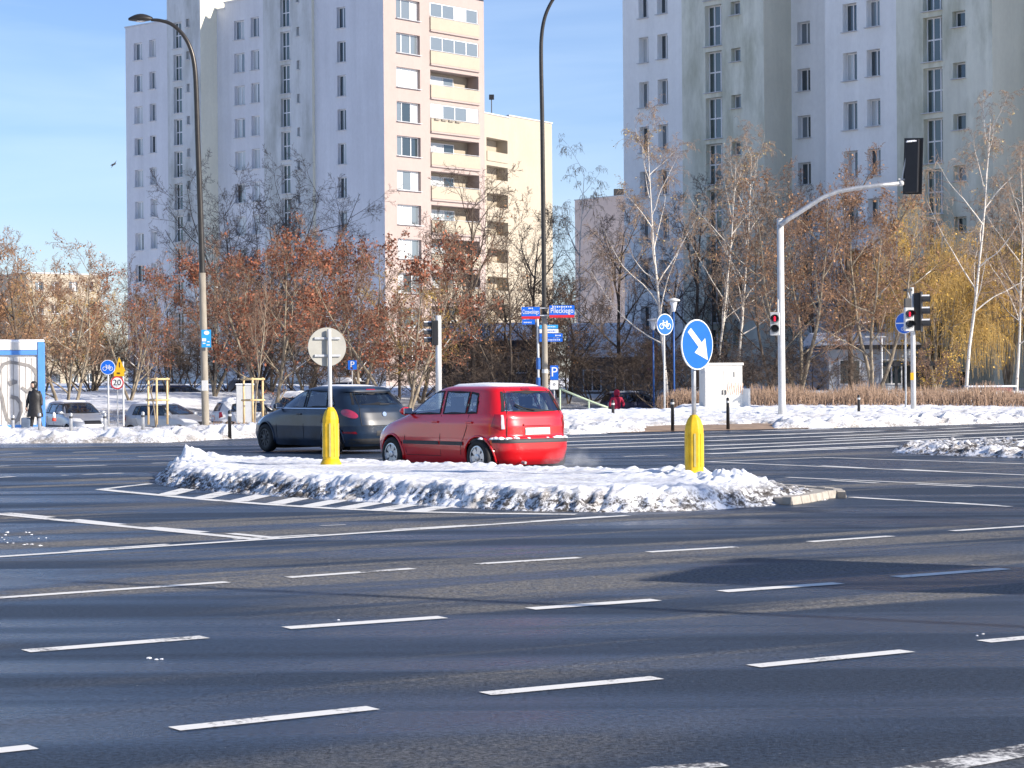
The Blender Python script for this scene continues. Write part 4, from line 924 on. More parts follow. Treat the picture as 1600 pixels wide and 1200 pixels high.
        for hx in sp['handles']: MB().box(cs.side(hx, sp['hz'], sg, .012), (.17, .03, .035)).build('door_handle', sp.get('hmat', paint), car, bev=.008)
        sm = MB()
        for ln in sp['seams']:
            pts = [cs.side(a, b, sg, .001) for (a, b) in ln]; sm.tube(pts, .006, 4)
        sm.build('door_seam', 'black', car)
        for (x0, x1, z0, z1, mt, nm) in sp.get('strips', []):
            MB().grid(cs.qpanel([(x0, z0), (x1, z0), (x1, z1), (x0, z1)], lambda a, z: cs.side(a, z, sg, .016), 14, 2)).build(nm, mt, car, smooth=True, fixn=False)
        # lamps wrap round the corners
        for (q, mt, nm) in sp['tails']:
            def corner(th, z):
                xr, xf, w, n = cs.sl(z); c, a = (xr+xf)/2, (xf-xr)/2; t = R(th); k = 2/n
                return Vector((c-a*abs(math.cos(t))**k-.014*abs(math.cos(t)), sg*(w*abs(math.sin(t))**k+.014*abs(math.sin(t))), z))
            if q[0] == 'e':
                _, t0, z0, rt_, rz_, tl = q
                rows = [[corner(t0+rt_*k_*(math.cos(f_)), z0+rz_*k_*math.sin(f_)+tl*k_*math.cos(f_)) for f_ in np.linspace(0, 2*math.pi, 29)] for k_ in (.02, .4, .7, .9, 1.0)]
            else: rows = cs.qpanel(q, corner, 14, 6)
            MB().grid(rows).build(nm, mt, car, smooth=True, fixn=False)
        rows = cs.qpanel(sp['head'], lambda a, z: cs.end(a*sg, z, False, .008), 8, 4); MB().grid(rows).build('headlight', 'clear', car, smooth=True, fixn=False)
    for (q, mt, nm, off) in sp.get('rearpan', []):
        MB().grid(cs.qpanel(q, lambda a, z: cs.end(a, z, True, off), 24, 3)).build(nm, mt, car, smooth=True, fixn=False)
    for (q, mt, nm, off) in sp.get('frontpan', []):
        MB().grid(cs.qpanel(q, lambda a, z: cs.end(a, z, False, off), 20, 3)).build(nm, mt, car, smooth=True, fixn=False)
    if snowcap:
        zlo = sp['snowz']; zz = [z for z in zs if z >= zlo]; rows = []
        rg = random.Random(sum(ord(ch) for ch in label))
        sv = []; sf = []
        for i, z in enumerate(zz):
            X, Y = cs.ring(z, 60); cx = X.mean(); k = .97
            for x, y in zip(X, Y):
                nz_ = noise.noise(Vector((x*2.5, y*2.5, 3)))
                sv.append((cx+(x-cx)*k, y*k, z+snowcap*(.35+.65*min(1, i/2))*(1+.5*nz_) if i else z))
        for i in range(len(zz)-1):
            for j in range(60): sf.append((i*60+j, i*60+(j+1) % 60, (i+1)*60+(j+1) % 60, (i+1)*60+j))
        mb = MB(); mb.v = sv; mb.f = sf+[tuple(range(len(sv)-60, len(sv)))]; mb.build('roof_snow', 'snow', car, smooth=True)
    return car, cs
ZS = lambda H: sorted(set([.17, .20, .24, .28, .32, .36, .40, .44, .48, .52, .56, .585, .60, .62, .65, .68, .71, .735, .76, .78, .80, .82, .84, .86, .88, .90, .92, .94, .96, .98, 1.0, 1.02, 1.05, 1.09, 1.13, 1.17, 1.21, 1.25, 1.29, 1.32, 1.35, 1.38, 1.40, 1.42, 1.435, 1.45, 1.46, 1.47, 1.478, 1.484, 1.488, 1.49]))
getz = dict(zs=ZS(1.49), xr=[(.17, .14), (.25, .05), (.40, 0), (.575, .005), (.60, .03), (.63, .085), (.80, .09), (.95, .12), (1.0, .145), (1.05, .18), (1.35, .36), (1.40, .40), (1.44, .46), (1.46, .58), (1.475, .80), (1.485, 1.1), (1.49, 1.35)],
 xf=[(.17, 3.66), (.25, 3.76), (.4, 3.81), (.55, 3.80), (.65, 3.75), (.72, 3.66), (.78, 3.56), (.84, 3.40), (.90, 3.18), (.95, 2.98), (1.0, 2.84), (1.2, 2.47), (1.35, 2.17), (1.40, 2.05), (1.44, 1.92), (1.47, 1.75), (1.485, 1.55), (1.49, 1.42)],
 w=[(.17, .76), (.25, .80), (.45, .828), (.6, .832), (.85, .822), (.95, .80), (1.0, .785), (1.38, .635), (1.42, .60), (1.45, .54), (1.47, .45), (1.484, .3), (1.49, .12)],
 wheels=(.64, 3.095), r=.295, track=.735, seats=(1.15, 2.1), dash=2.75,
 side=[[(1.70, 1.0), (2.58, .985), (2.10, 1.375), (1.76, 1.375)], [(.99, 1.01), (1.62, 1.0), (1.68, 1.375), (1.04, 1.365)], [(.70, 1.02), (.955, 1.012), (1.0, 1.362), (.80, 1.335)]],
 rear=[(-.80, 1.045), (.80, 1.045), (.80, 1.37), (-.80, 1.37)], front=[(-.88, 1.02), (.88, 1.02), (.84, 1.40), (-.84, 1.40)],
 mirror=(2.58, 1.0), handles=(1.80, .86), hz=.865, seams=[[(1.66, .32), (1.66, .6), (1.66, .98)], [(2.66, .33), (2.68, .6), (2.64, .95)], [(.98, .66), (.92, .80), (.90, .99)], [(1.66, .30), (2.66, .30)], [(.98, .66), (1.08, .50), (1.1, .33)]],
 strips=[(1.02, 1.64, .485, .545, 'trim', 'side_moulding'), (1.69, 2.72, .485, .545, 'trim', 'side_moulding')],
 tails=[([(147, .76), (153, .76), (151, .99), (146, .99)], 'clear', 'reversing_lamp'), ([(129, .80), (146.5, .73), (145.5, 1.0), (132, 1.0)], 'tail', 'tail_lamp')],
 head=[(.50, .66), (.92, .68), (.90, .84), (.55, .78)],
 rearpan=[([(-.995, .535), (.995, .535), (.995, .60), (-.995, .60)], 'trim', 'bumper_strip', .012), ([(-.36, .645), (.36, .645), (.36, .80), (-.36, .80)], 'redpaint', 'plate_recess', .004), ([(-.31, .665), (.31, .665), (.31, .775), (-.31, .775)], 'plate', 'number_plate', .014), ([(-.36, .815), (.36, .815), (.34, .85), (-.34, .85)], 'redpaint', 'tailgate_handle', .03), ([(-.16, 1.395), (.16, 1.395), (.13, 1.43), (-.13, 1.43)], 'tail', 'brake_light', .02)],
 frontpan=[([(-.5, .42), (.5, .42), (.5, .55), (-.5, .55)], 'dark', 'grille', .006)], snowz=1.45)
bravo = dict(zs=ZS(1.49), xr=[(.17, .22), (.28, .07), (.45, 0), (.62, .0), (.72, .03), (.9, .10), (1.0, .17), (1.06, .24), (1.1, .30), (1.3, .56), (1.36, .58), (1.40, .60), (1.44, .70), (1.46, .86), (1.475, 1.1), (1.485, 1.4), (1.49, 1.65)],
 xf=[(.17, 4.16), (.28, 4.28), (.45, 4.34), (.60, 4.29), (.70, 4.15), (.78, 3.98), (.86, 3.72), (.92, 3.45), (.96, 3.27), (1.0, 3.12), (1.2, 2.72), (1.35, 2.40), (1.40, 2.25), (1.44, 2.10), (1.47, 1.95), (1.485, 1.82), (1.49, 1.72)],
 w=[(.17, .82), (.3, .875), (.6, .895), (.85, .885), (.98, .85), (1.36, .665), (1.41, .62), (1.45, .53), (1.47, .44), (1.484, .3), (1.49, .12)],
 wheels=(.84, 3.44), r=.315, track=.80, seats=(1.35, 2.35), dash=3.0, spokes=10, rimmat='rimd', n=[(0, 4.5), (.9, 4.5), (1.2, 6)],
 side=[[(1.92, 1.0), (2.86, .975), (2.30, 1.36), (2.0, 1.385)], [(1.05, 1.03), (1.84, 1.0), (1.92, 1.385), (1.20, 1.35)], [(.78, 1.06), (.99, 1.04), (1.12, 1.34), (1.02, 1.29)]],
 rear=[(-.80, 1.07), (.80, 1.07), (.76, 1.32), (-.76, 1.32)], front=[(-.88, 1.02), (.88, 1.02), (.84, 1.40), (-.84, 1.40)], mirror=(2.88, .99), handles=(2.05, 1.12), hz=.86,
 seams=[[(1.88, .32), (1.88, .6), (1.88, .98)], [(2.95, .33), (2.97, .6), (2.9, .93)], [(1.2, .68), (1.1, .82), (1.05, 1.0)]],
 strips=[(.8, 2.95, .975, .995, 'chrome', 'belt_moulding')],
 tails=[(('e', 137, .875, 16, .085, -.05), 'tailpink', 'tail_lamp')],
 head=[(.50, .62), (.92, .64), (.90, .80), (.55, .74)],
 rearpan=[([(-.28, .40), (.28, .40), (.28, .51), (-.28, .51)], 'trim', 'plate_recess', .006), ([(-.99, .22), (.99, .22), (.99, .34), (-.99, .34)], 'trim', 'diffuser', .008), ([(.75, .44), (.93, .45), (.92, .49), (.77, .49)], 'tail', 'reflector', .012), ([(-.93, .45), (-.75, .44), (-.77, .49), (-.92, .49)], 'tail', 'reflector', .012), ([(-.2, 1.375), (.2, 1.375), (.17, 1.40), (-.17, 1.40)], 'tail', 'brake_light', .02), ([(-.98, 1.345), (.98, 1.345), (.96, 1.38), (-.96, 1.38)], 'darkpaint', 'spoiler', .05)],
 frontpan=[([(-.4, .34), (.4, .34), (.4, .50), (-.4, .50)], 'dark', 'grille', .006)], snowz=1.46)
# ---- the two cars waiting behind the island
HEAD = R(180-52)
def rear_corner(x, D): return Vector((col_ratio(x, 700)*D, D, 0))
d_ = Vector((math.cos(HEAD), math.sin(HEAD), 0)); l_ = Vector((-d_.y, d_.x, 0))
pr = rear_corner(845, 36.3)
red, cs = build_car('hatchback_car', 'small red hatchback with snow on its bumper waiting behind the island', getz, (pr.x, pr.y, .0), HEAD, 'redpaint', 'glass', snowcap=.022)
px_ = cs.end(0, .72, True).x-.016; pc = MB()
for k, (wd, ht) in enumerate(((.05, .07), (.03, .07), (.04, .07), (.045, .07), (.018, .07), (.018, .07), (.045, .07))): pc.box((px_, .235-k*.075, .72), (.004, wd, ht))
pc.build('plate_print', 'ink', red)
# bumper snow, wiper, exhaust
red.scale = (1.02, 1.02, 1.02)
sn = MB()
sr = random.Random(9)
for k in range(110):
    y = sr.uniform(-.80, .80); big = .5+.5*noise.noise(Vector((y*4, 3.3, 0)))+(.35 if abs(y) > .38 else -.1)
    if big < .35: continue
    p = cs.end(max(-.97, min(.97, y/.83)), .60, True, .0); r = (.018+.035*sr.random())*big
    sn.lathe([(r*1.3, -.012), (r*1.2, r*.25), (r*.7, r*.7), (r*.2, r*.85)], 7, p+Vector((.03+.03*sr.random(), 0, .0)), Matrix.Diagonal((1, sr.uniform(1, 1.8), 1)))
sn.build('bumper_snow', 'snow', red, smooth=True)
MB().tube([cs.end(0, 1.06, True, .03), cs.end(.30, 1.10, True, .035), cs.end(.5, 1.16, True, .03)], .012, 6).build('wiper', 'black', red)
def gate_seam(car, cs_, yf, z0, z1):
    m_ = MB()
    for sg in (1, -1): m_.tube([cs_.end(sg*yf, z, True, .002) for z in np.linspace(z0, z1, 9)], .007, 4)
    m_.tube([cs_.end(t, z0, True, .002) for t in np.linspace(-yf, yf, 13)], .007, 4); m_.build('tailgate_seam', 'black', car)
gate_seam(red, cs, .71, .635, 1.40)
MB().tube([(.05, .35, .22), (-.04, .35, .21)], .025, 8).build('exhaust_pipe', 'steel', red)
pb = rear_corner(604, 46.8)
dk, cs2 = build_car('hatchback_car', 'dusty dark blue hatchback with pink tail lamp ahead of the red car', bravo, (pb.x, pb.y, .0), HEAD+R(1), 'darkpaint', 'glassd', snowcap=.012)
gate_seam(dk, cs2, .66, .62, 1.33)
MB().lathe([(.02, 0), (.055, .004), (.05, .012)], 16, cs2.end(0, .86, True, .012), Matrix.Rotation(R(-80), 3, 'Y')).build('badge', 'chrome', dk)
MB().tube([cs2.end(.02, 1.07, True, .03), cs2.end(-.3, 1.075, True, .035)], .012, 6).build('wiper', 'trim', dk)
# ---- parked cars beyond the verge
suv = dict(getz, zs=ZS(1.49), head=[(.45, .70), (.93, .72), (.92, .86), (.50, .82)], frontpan=[([(-.42, .60), (.42, .60), (.40, .74), (-.40, .74)], 'dark', 'grille', .01), ([(-.7, .30), (.7, .30), (.68, .42), (-.68, .42)], 'dark', 'air_intake', .01), ([(-.26, .46), (.26, .46), (.26, .56), (-.26, .56)], 'plate', 'number_plate', .016)])
def parked(x, D, rz, label, paint, sc=1.1, snow=.05, glass='glassd', spec=suv, yroof=None):
    p = on_ground(x, D, 640); z = p.z
    if yroof is not None: z = AT(x, yroof, D).z-1.49*sc
    c, _ = build_car('parked_car', label, spec, (p.x, p.y, z), rz, paint, glass, snowcap=snow, group='cars parked beyond the verge'); c.scale = (sc, sc, sc); return c
parked(92, 98, R(-58), 'silver car parked facing the road beside the container', 'silver', 1.12, .03, yroof=626)
parked(205, 97, R(-30), 'pale silver saloon half hidden behind the near timber tree guard', 'silver', 1.1, .03, yroof=629)
parked(330, 104, R(20), 'car buried under thick snow behind the left lamp post', 'whitepaint', 1.1, .16, yroof=626)
parked(425, 108, R(-20), 'snow-buried car behind the far timber tree guard', 'whitepaint', 1.1, .16, yroof=617)
parked(938, 114, R(15), 'black car parked behind the person in red', 'bluepaint', 1.12, .03, yroof=612)
parked(222, 120, R(5), 'dark blue van-like car parked behind the speed sign', 'bluepaint', 1.3, .03, yroof=601)
parked(352, 126, R(-10), 'light blue snow-dusted car far behind the left lamp post', 'silver', 1.15, .05, yroof=592)
parked(505, 116, R(-25), 'snow-roofed white car behind the dark hatchback', 'whitepaint', 1.15, .12, yroof=594)
# ================================================================== street furniture
SR = Matrix.Rotation
def disc(r, n=40): return [(r*math.cos(2*math.pi*k/n), r*math.sin(2*math.pi*k/n)) for k in range(n)]
def bicycle(mb, s, y0, y1, cx=0, cz=0):
    def strip(a, b, w):
        a, b = Vector(a), Vector(b); d = (b-a).normalized(); n = Vector((-d.y, d.x))*w/2
        mb.prism([(cx+p.x*s, cz+p.y*s) for p in (a-n, b-n, b+n, a+n)], y0, y1)
    for wx in (-.52, .52):
        for k in range(20):
            a0, a1 = 2*math.pi*k/20, 2*math.pi*(k+1)/20; strip((wx+.31*math.cos(a0), -.2+.31*math.sin(a0)), (wx+.31*math.cos(a1), -.2+.31*math.sin(a1)), .085)
    for a, b in (((-.52, -.2), (-.28, .22)), ((-.28, .22), (.30, .22)), ((-.28, .18), (.02, -.2)), ((.02, -.2), (.30, .22)), ((.02, -.2), (.52, -.2)), ((.52, -.2), (.26, .38)), ((-.52, -.2), (-.22, .42)), ((-.22, .42), (-.36, .44)), ((.14, .38), (.38, .38))): strip(a, b, .085)
def round_sign(e, r, rz, zc, face, off=-.06, symbol=None, rim=.05):
    """sign plate turned by rz about the pole, facing -y of that frame"""
    m = SR(rz, 3, 'Z'); tr = Matrix.Translation((0, 0, zc)) @ m.to_4x4()
    ro = MB().prism(disc(r), off, off+.02, tr).build('sign_rim', 'signwhite' if face != 'red' else 'signred', e)
    f = MB().prism(disc(r*(1-rim) if face != 'red' else r*.80), off-.004, off, tr).build('sign_face', 'signblue' if face != 'red' else 'signwhite', e)
    if symbol: 
        s = MB(); symbol(s, off-.008, off-.004); 
        s.v = [tuple(tr @ Vector(v)) for v in s.v]; s.build('sign_symbol', 'signwhite' if face != 'red' else 'dark', e)
    return tr
def bollard_shell(e, w, h, sides=8):
    pr = [(w*.60, 0), (w*.56, .04), (w*.52, .06), (w*.5, .10), (w*.5, h-.20), (w*.47, h-.15), (w*.36, h-.07), (w*.20, h-.01), (w*.14, h)]
    sh = MB().lathe(pr, sides, (0, 0, 0), SR(R(22.5), 3, 'Z')).build('bollard_shell', 'yellow', e, bev=.012)
    for k in range(sides):
        a = 2*math.pi*k/sides-math.pi/2
        m = SR(a+math.pi/2, 3, 'Z'); c = m @ Vector((0, -w*.5*math.cos(math.pi/sides)-.002, (h-.1)*.5))
        MB().box(c, (w*.10, .014, h-.42), mat=m).build('reflective_strip' if k % 2 == 0 else 'rib', 'reflect' if k % 2 == 0 else 'yellow', sh)
# keep-right sign
p = AT(1085, 740, 30.3)
e = thing('keep_right_sign', 'yellow bollard with round blue white-arrow sign on the right of the island', 'traffic sign', p-Vector((0, 0, .06)))
bollard_shell(e, .275, .88)
MB().tube([(0, 0, .6), (0, 0, 2.1)], .032, 14).build('pole', 'steel', e, smooth=True)
rr = 79/PXM(30.3)/2; zc = AT(1089, 538.5, 30.3).z-e.location.z
def arrow(s, y0, y1):
    k = rr*.98; P = [(-.50, .68), (-.66, .56), (.02, -.06), (-.22, -.27), (.62, -.60), (.46, .26), (.22, .10)]
    P = [(-.44, .66), (-.64, .50), (.06, -.10), (-.20, -.32), (.64, -.62), (.48, .26), (.26, .08)]
    s.prism([(a*k, b*k) for a, b in P], y0, y1)
round_sign(e, rr, R(47), zc, 'blue', -.07, arrow)
for z in (zc-.18, zc+.18): MB().box((0, 0, z), (.10, .09, .035), R(47)).build('clamp', 'steel', e)
# its partner seen from behind
p = AT(517, 723, 35.2)
e = thing('keep_right_sign', 'grey back of a round sign on a yellow bollard before the dark car', 'traffic sign', p-Vector((0, 0, .06)))
bollard_shell(e, .27, .96, 10)
MB().tube([(0, 0, .7), (-.01, 0, 2.22)], .032, 14).build('pole', 'lightgrey', e, smooth=True)
MB().lathe([(.20, 0), (.17, .05), (.135, .12)], 12).build('base_flare', 'yellow', e, smooth=True)
zc = AT(513, 542, 35.2).z-e.location.z; rr2 = 61/PXM(35.2)/2
m = Matrix.Translation((-.05, .06, zc)) @ SR(R(18), 4, 'Z')
MB().prism(disc(rr2), 0, .02, m).build('sign_back', 'signback', e); MB().prism(disc(rr2*.985), .02, .03, m).build('sign_face', 'signblue', e)
for z in (-.14, .14): MB().box(m @ Vector((0, -.018, z)), (rr2*1.35, .03, .035), R(18)).build('bracket', 'steel', e)
# lamp posts
def lamp_post(label, x, ybase, D, pts_px, r0, r1, head=None, low=None):
    b = AT(x, ybase, D); e = thing('street_lamp', label, 'street lamp', b)
    pts = [AT(px, py, D)-b for px, py in pts_px]
    # smooth the swan neck
    P = []
    for i in range(len(pts)-1):
        for t in np.linspace(0, 1, 6)[:-1]:
            a0, a1, a2, a3 = pts[max(0, i-1)], pts[i], pts[i+1], pts[min(len(pts)-1, i+2)]
            P.append(.5*((2*a1)+(a2-a0)*t+(2*a0-5*a1+4*a2-a3)*t*t+(3*a1-a0-3*a2+a3)*t**3))
    P.append(pts[-1]); n = len(P); L_ = [p_.z for p_ in P]; zl = low if low else 0
    MB().tube(P, [r0+(r1-r0)*i/(n-1) for i in range(n)], 12).build('pole', 'lampblk', e, smooth=True)
    if low:
        q = [p_ for p_ in P if p_.z <= low]; MB().tube(q, [(r0+(r1-r0)*i/(n-1))+.012 for i in range(len(q))], 14).build('pole_sleeve', 'concrete', e, smooth=True)
    if head:
        a, c = AT(*head[0], D)-b, AT(*head[1], D)-b; d = c-a; h = MB(); ln = d.length; d.normalize(); mm = Matrix((d, Vector((0, 1, 0)), d.cross(Vector((0, 1, 0))))).transposed()
        if mm.col[2].z < 0: mm.col[2] = -mm.col[2]
        rows = []
        for t in np.linspace(0, 1, 9):
            w = .20*math.sin(math.pi*min(1, .12+.80*t))+.03; hz = .17*math.sin(math.pi*min(1, .10+.82*t))+.02
            rows.append([a+mm @ Vector((t*ln, math.cos(s_)*w, math.sin(s_)*hz if math.sin(s_) > 0 else math.sin(s_)*hz*.35)) for s_ in np.linspace(0, 2*math.pi, 15)])
        h.grid(rows).build('lamp_head', 'lampblk', e, smooth=True)
        MB().lathe([(.03, -.02), (.16, 0), (.14, .04)], 14, a+d*ln*.5-mm @ Vector((0, 0, .07))).build('lamp_glass', 'clear', e)
    return e, b
L1, b1 = lamp_post('tall dark street lamp with swan neck head at the left', 321, 671, 72, [(321.5, 671), (319, 560), (316.5, 450), (313, 330), (309, 220), (306.5, 140), (303.5, 100), (297, 74), (285, 53), (268, 38), (250, 32), (236, 31)], .115, .05, ((238, 30), (201, 31)), 5.6)
D = 71.8
o = MB().box(AT(322.5, 529, D)-b1+Vector((0, -.02, 0)), (.31, .03, .58)).build('notice', 'infoblue', L1)
MB().box(AT(319, 531, D)-b1+Vector((0, -.04, 0)), (.13, .01, .1)).build('notice_print', 'signwhite', o); MB().prism([(a*.09, b_*.07) for a, b_ in disc(1, 14)], -.045, -.036, Matrix.Translation(AT(323, 520, D)-b1)).build('notice_emblem', 'signwhite', o)
for k, (x_, y_, w_) in enumerate(((319, 536.5, .09), (326, 534, .08), (325.5, 539, .11))): MB().box(AT(x_, y_, D)-b1+Vector((0, -.04, 0)), (w_, .01, .035)).build('notice_print', 'signwhite', o)
MB().box(AT(320.5, 602.5, D)-b1+Vector((0, -.12, 0)), (.19, .12, .34)).build('junction_box', 'lightgrey', L1, bev=.01)
L2, b2 = lamp_post('tall dark swan-neck street lamp behind the red car carrying street name plates', 852, 648, 80, [(852.5, 648), (851.5, 560), (850, 440), (848.5, 300), (847, 180), (845.5, 100), (846, 60), (850, 32), (858, 10), (870, -8), (888, -20), (905, -22)], .098, .05, ((905, -22), (945, -21)), 4.2)
MB().tube([AT(851.6, 583, 80)-b2, AT(851.7, 577, 80)-b2], .115, 14).build('band', 'lightgrey', L2)
L3 = thing('street_lamp', 'street lamp standing out of view to the right', 'street lamp', (13.3, 8.8, 0)); MB().tube([(0, 0, 0), (0, 0, 9.5), (.05, 0, 10)], [.10, .06, .05], 10).build('pole', 'lampblk', L3)
# street name plates on the central lamp: flat plates with lettering
def plate(parent, bo, x0, x1, y0, y1, D, mat, strip=None, lines=(), border=False, rz=0, name='name_plate', th=.03):
    a, c = AT(x0, y1, D), AT(x1, y0, D); w, h = (c.x-a.x)/math.cos(rz), c.z-a.z; ctr = (a+c)/2; ctr.y = D
    m = Matrix.Translation(ctr-bo) @ SR(rz, 4, 'Z')
    P = lambda xa, za, xb, zb, ya, yb: [(xa, za), (xb, za), (xb, zb), (xa, zb)]
    o = MB().prism(P(-w/2, -h/2, w/2, h/2, 0, 0), -th/2, th/2, m).build(name, mat, parent)
    if strip: MB().prism(P(-w/2, -h/2, w/2, -h/2+h*.22, 0, 0), -th/2-.006, -th/2, m).build('plate_band', strip, o)
    for txt, sz, ux, uz, mt in lines:
        if txt[0] == '~':       # print too small to read: rows of short strokes
            n_ = int(txt[1:]); tw = w*.8*min(1, n_/9); g_ = MB()
            for k_ in range(n_):
                x_ = ux*w-tw/2+(k_+.5)*tw/n_; hh_ = sz*h*(.55, .4, .5, .38)[k_ % 4]
                g_.prism(P(x_-tw/n_*.3, uz*h-hh_/2, x_+tw/n_*.3, uz*h+hh_/2, 0, 0), -th/2-.008, -th/2, m)
            g_.build('small_print', mt, o); continue
        me = text_mesh(txt, sz*h, mt); bb = max(v.co.x for v in me.vertices)-min(v.co.x for v in me.vertices)
        k = min(1.0, w*.9/bb)
        t = put('lettering', me, o, m @ Vector((ux*w, -th/2-.008, uz*h)), (0, 0, rz)); t.scale.x = k
    return o
plate(L2, b2, 815, 843.5, 479.5, 498.5, 79.7, 'signblue', 'signred', [('Ciszewskiego', .52, 0, .08, 'signwhite'), ('~3', .2, 0, .38, 'signwhite')])
plate(L2, b2, 858.5, 897.5, 477, 496.5, 79.7, 'signblue', 'signred', [('Pileckiego', .60, 0, .06, 'signwhite'), ('~9', .22, 0, .38, 'signwhite')])
ar = MB()
for y in (481.5, 493): ar.tube([AT(842, y, 79.8)-b2, AT(860, y, 79.8)-b2], .02, 6)
ar.build('bracket', 'lightgrey', L2)
# finger-post with blue and white direction boards
b3 = on_ground(840.5, 83); b3.z = AT(841, 650, 83).z
e = thing('direction_post', 'direction post with blue and white boards left of the central lamp', 'sign post', b3)
MB().tube([AT(840, 497, 83)-b3, AT(841, 560, 83)-b3, AT(841.5, 650, 83)-b3], .045, 10).build('pole', 'lightgrey', e, smooth=True)
for y0, y1 in ((559, 577), (590, 612)): MB().tube([AT(841, y0, 83)-b3, AT(841.2, y1, 83)-b3], .085, 10).build('pole_band', 'poleblue', e)
plate(e, b3, 816, 836, 499, 507, 82.9, 'signblue', None, [('~7', .5, -.08, -.1, 'signwhite')], name='board'); plate(e, b3, 843, 872, 507.5, 513.5, 82.9, 'infoblue', None, [('~6', .6, .1, 0, 'signwhite')], name='board'); plate(e, b3, 843, 872.5, 514.3, 520.5, 82.9, 'signwhite', None, [('~6', .6, .1, 0, 'signblue')], name='board')
plate(e, b3, 843, 879, 521, 527.5, 82.9, 'signblue', None, [('~3', .6, .3, 0, 'signwhite')], name='board'); plate(e, b3, 843, 879, 528.3, 534, 82.9, 'signblue', None, [('~9', .6, 0, 0, 'signwhite')], name='board')
# parking signs
def parking(x, y0, y1, D, w, label, sub=True):
    b = on_ground(x, D); h = AT(x, y1, D).z-AT(x, y0, D).z
    e = thing('parking_sign', label, 'traffic sign', b); MB().tube([(0, 0, -.2), (0, 0, AT(x, y0, D).z-b.z)], .03, 8).build('pole', 'steel', e)
    plate(e, b, x-w, x+w, y0, y1, D-.06, 'signblue', None, [('P', .95, 0, .02, 'signwhite')], name='sign_plate')
    if sub: o = plate(e, b, x-w, x+w, y1+.8, y1+15, D-.06, 'signwhite', None, [('♿' if False else 'o', .55, 0, .1, 'dark')], name='plaque')
parking(866, 571, 593.5, 92, 6.2, 'blue parking sign with white plaque right of the central lamp')
parking(550.5, 563, 577.5, 108, 6.8, 'blue parking sign seen past the back of the round sign', False)
# bicycle signs
def bike_sign(x, yc, rpx, rxpx, D, ybase, label, rz):
    b = AT(x, ybase, D); e = thing('bicycle_sign', label, 'traffic sign', b); r = rpx/PXM(D); zc = AT(x, yc, D).z-b.z
    MB().tube([(0, 0, -.3), (0, 0, zc+r*.5)], .035, 10).build('pole', 'lightgrey', e, smooth=True)
    round_sign(e, r, rz, zc, 'blue', -.06, lambda s, y0, y1: bicycle(s, r*.80, y0, y1), .07); return e
bike_sign(1038.5, 507, 16.8, 13, 79, 640, 'blue round bicycle sign beside the park lamps', R(36))
bike_sign(169.5, 574, 11.6, 11, 84, 652, 'blue round bicycle sign left of the speed limit sign', 0)
b = AT(184, 655, 88); e = thing('speed_sign', 'red-ringed 20 speed limit sign beyond the left verge', 'traffic sign', b); r = 10.3/PXM(88); zc = AT(184, 598, 88).z-b.z
MB().tube([(0, 0, -.3), (0, 0, zc+.2)], .028, 8).build('pole', 'steel', e); round_sign(e, r, 0, zc, 'red')
put('lettering', text_mesh('20', r*1.25, 'dark'), e, (0, -.075, zc))
b = AT(193, 655, 92); e = thing('warning_sign', 'yellow triangular warning board with plate behind the speed sign', 'traffic sign', b)
MB().tube([(0, 0, -.3), (0, 0, AT(193, 565, 92).z-b.z)], .04, 8).build('pole', 'lightgrey', e)
m = Matrix.Translation(AT(188, 570, 92)-b); k = 1/PXM(92)
MB().prism([(-8*k, -10*k), (8.5*k, -10*k), (-1.5*k, 12*k)], -.08, -.05, m).build('sign_plate', 'signyel', e)
MB().prism([(-1.2*k, -4*k), (0*k, -4*k), (.2*k, 4*k), (-1.4*k, 4*k)], -.09, -.08, m).build('sign_symbol', 'dark', e)
plate(e, b, 178, 194, 578.5, 588, 91.9, 'signyel', None, [('~4', .7, -.05, 0, 'dark')], name='sign_plate')
# park lamps
def park_lamp(x, yh, ybase, D, label):
    b = AT(x, ybase, D); e = thing('park_lamp', label, 'street lamp', b); H = AT(x, yh, D).z-b.z
    MB().tube([(0, 0, -.4), (0, 0, H-.55)], .04, 10).build('pole', 'poleblue', e, smooth=True)
    MB().lathe([(.06, H-.58), (.09, H-.5), (.17, H-.12), (.14, H-.1)], 14).build('lantern', 'clear', e, smooth=True); MB().lathe([(.28, H-.12), (.27, H-.06), (.10, H), (.03, H+.02)], 18).build('lamp_cap', 'lightgrey', e, smooth=True)
park_lamp(1053.5, 466, 622, 92, 'blue park lamp with flat white cap right of the bicycle sign'); park_lamp(1021.5, 497, 622, 104, 'smaller blue park lamp left of the bicycle sign')
b = AT(1378, 612, 104); e = thing('street_lamp', 'small grey T-shaped lamp behind the right signals', 'street lamp', b); H = AT(1378, 526, 104).z-b.z
MB().tube([(0, 0, -.4), (0, 0, H)], .05, 8).build('pole', 'steel', e); MB().box((-.3, 0, H), (1.0, .16, .06)).build('lamp_head', 'steel', e)
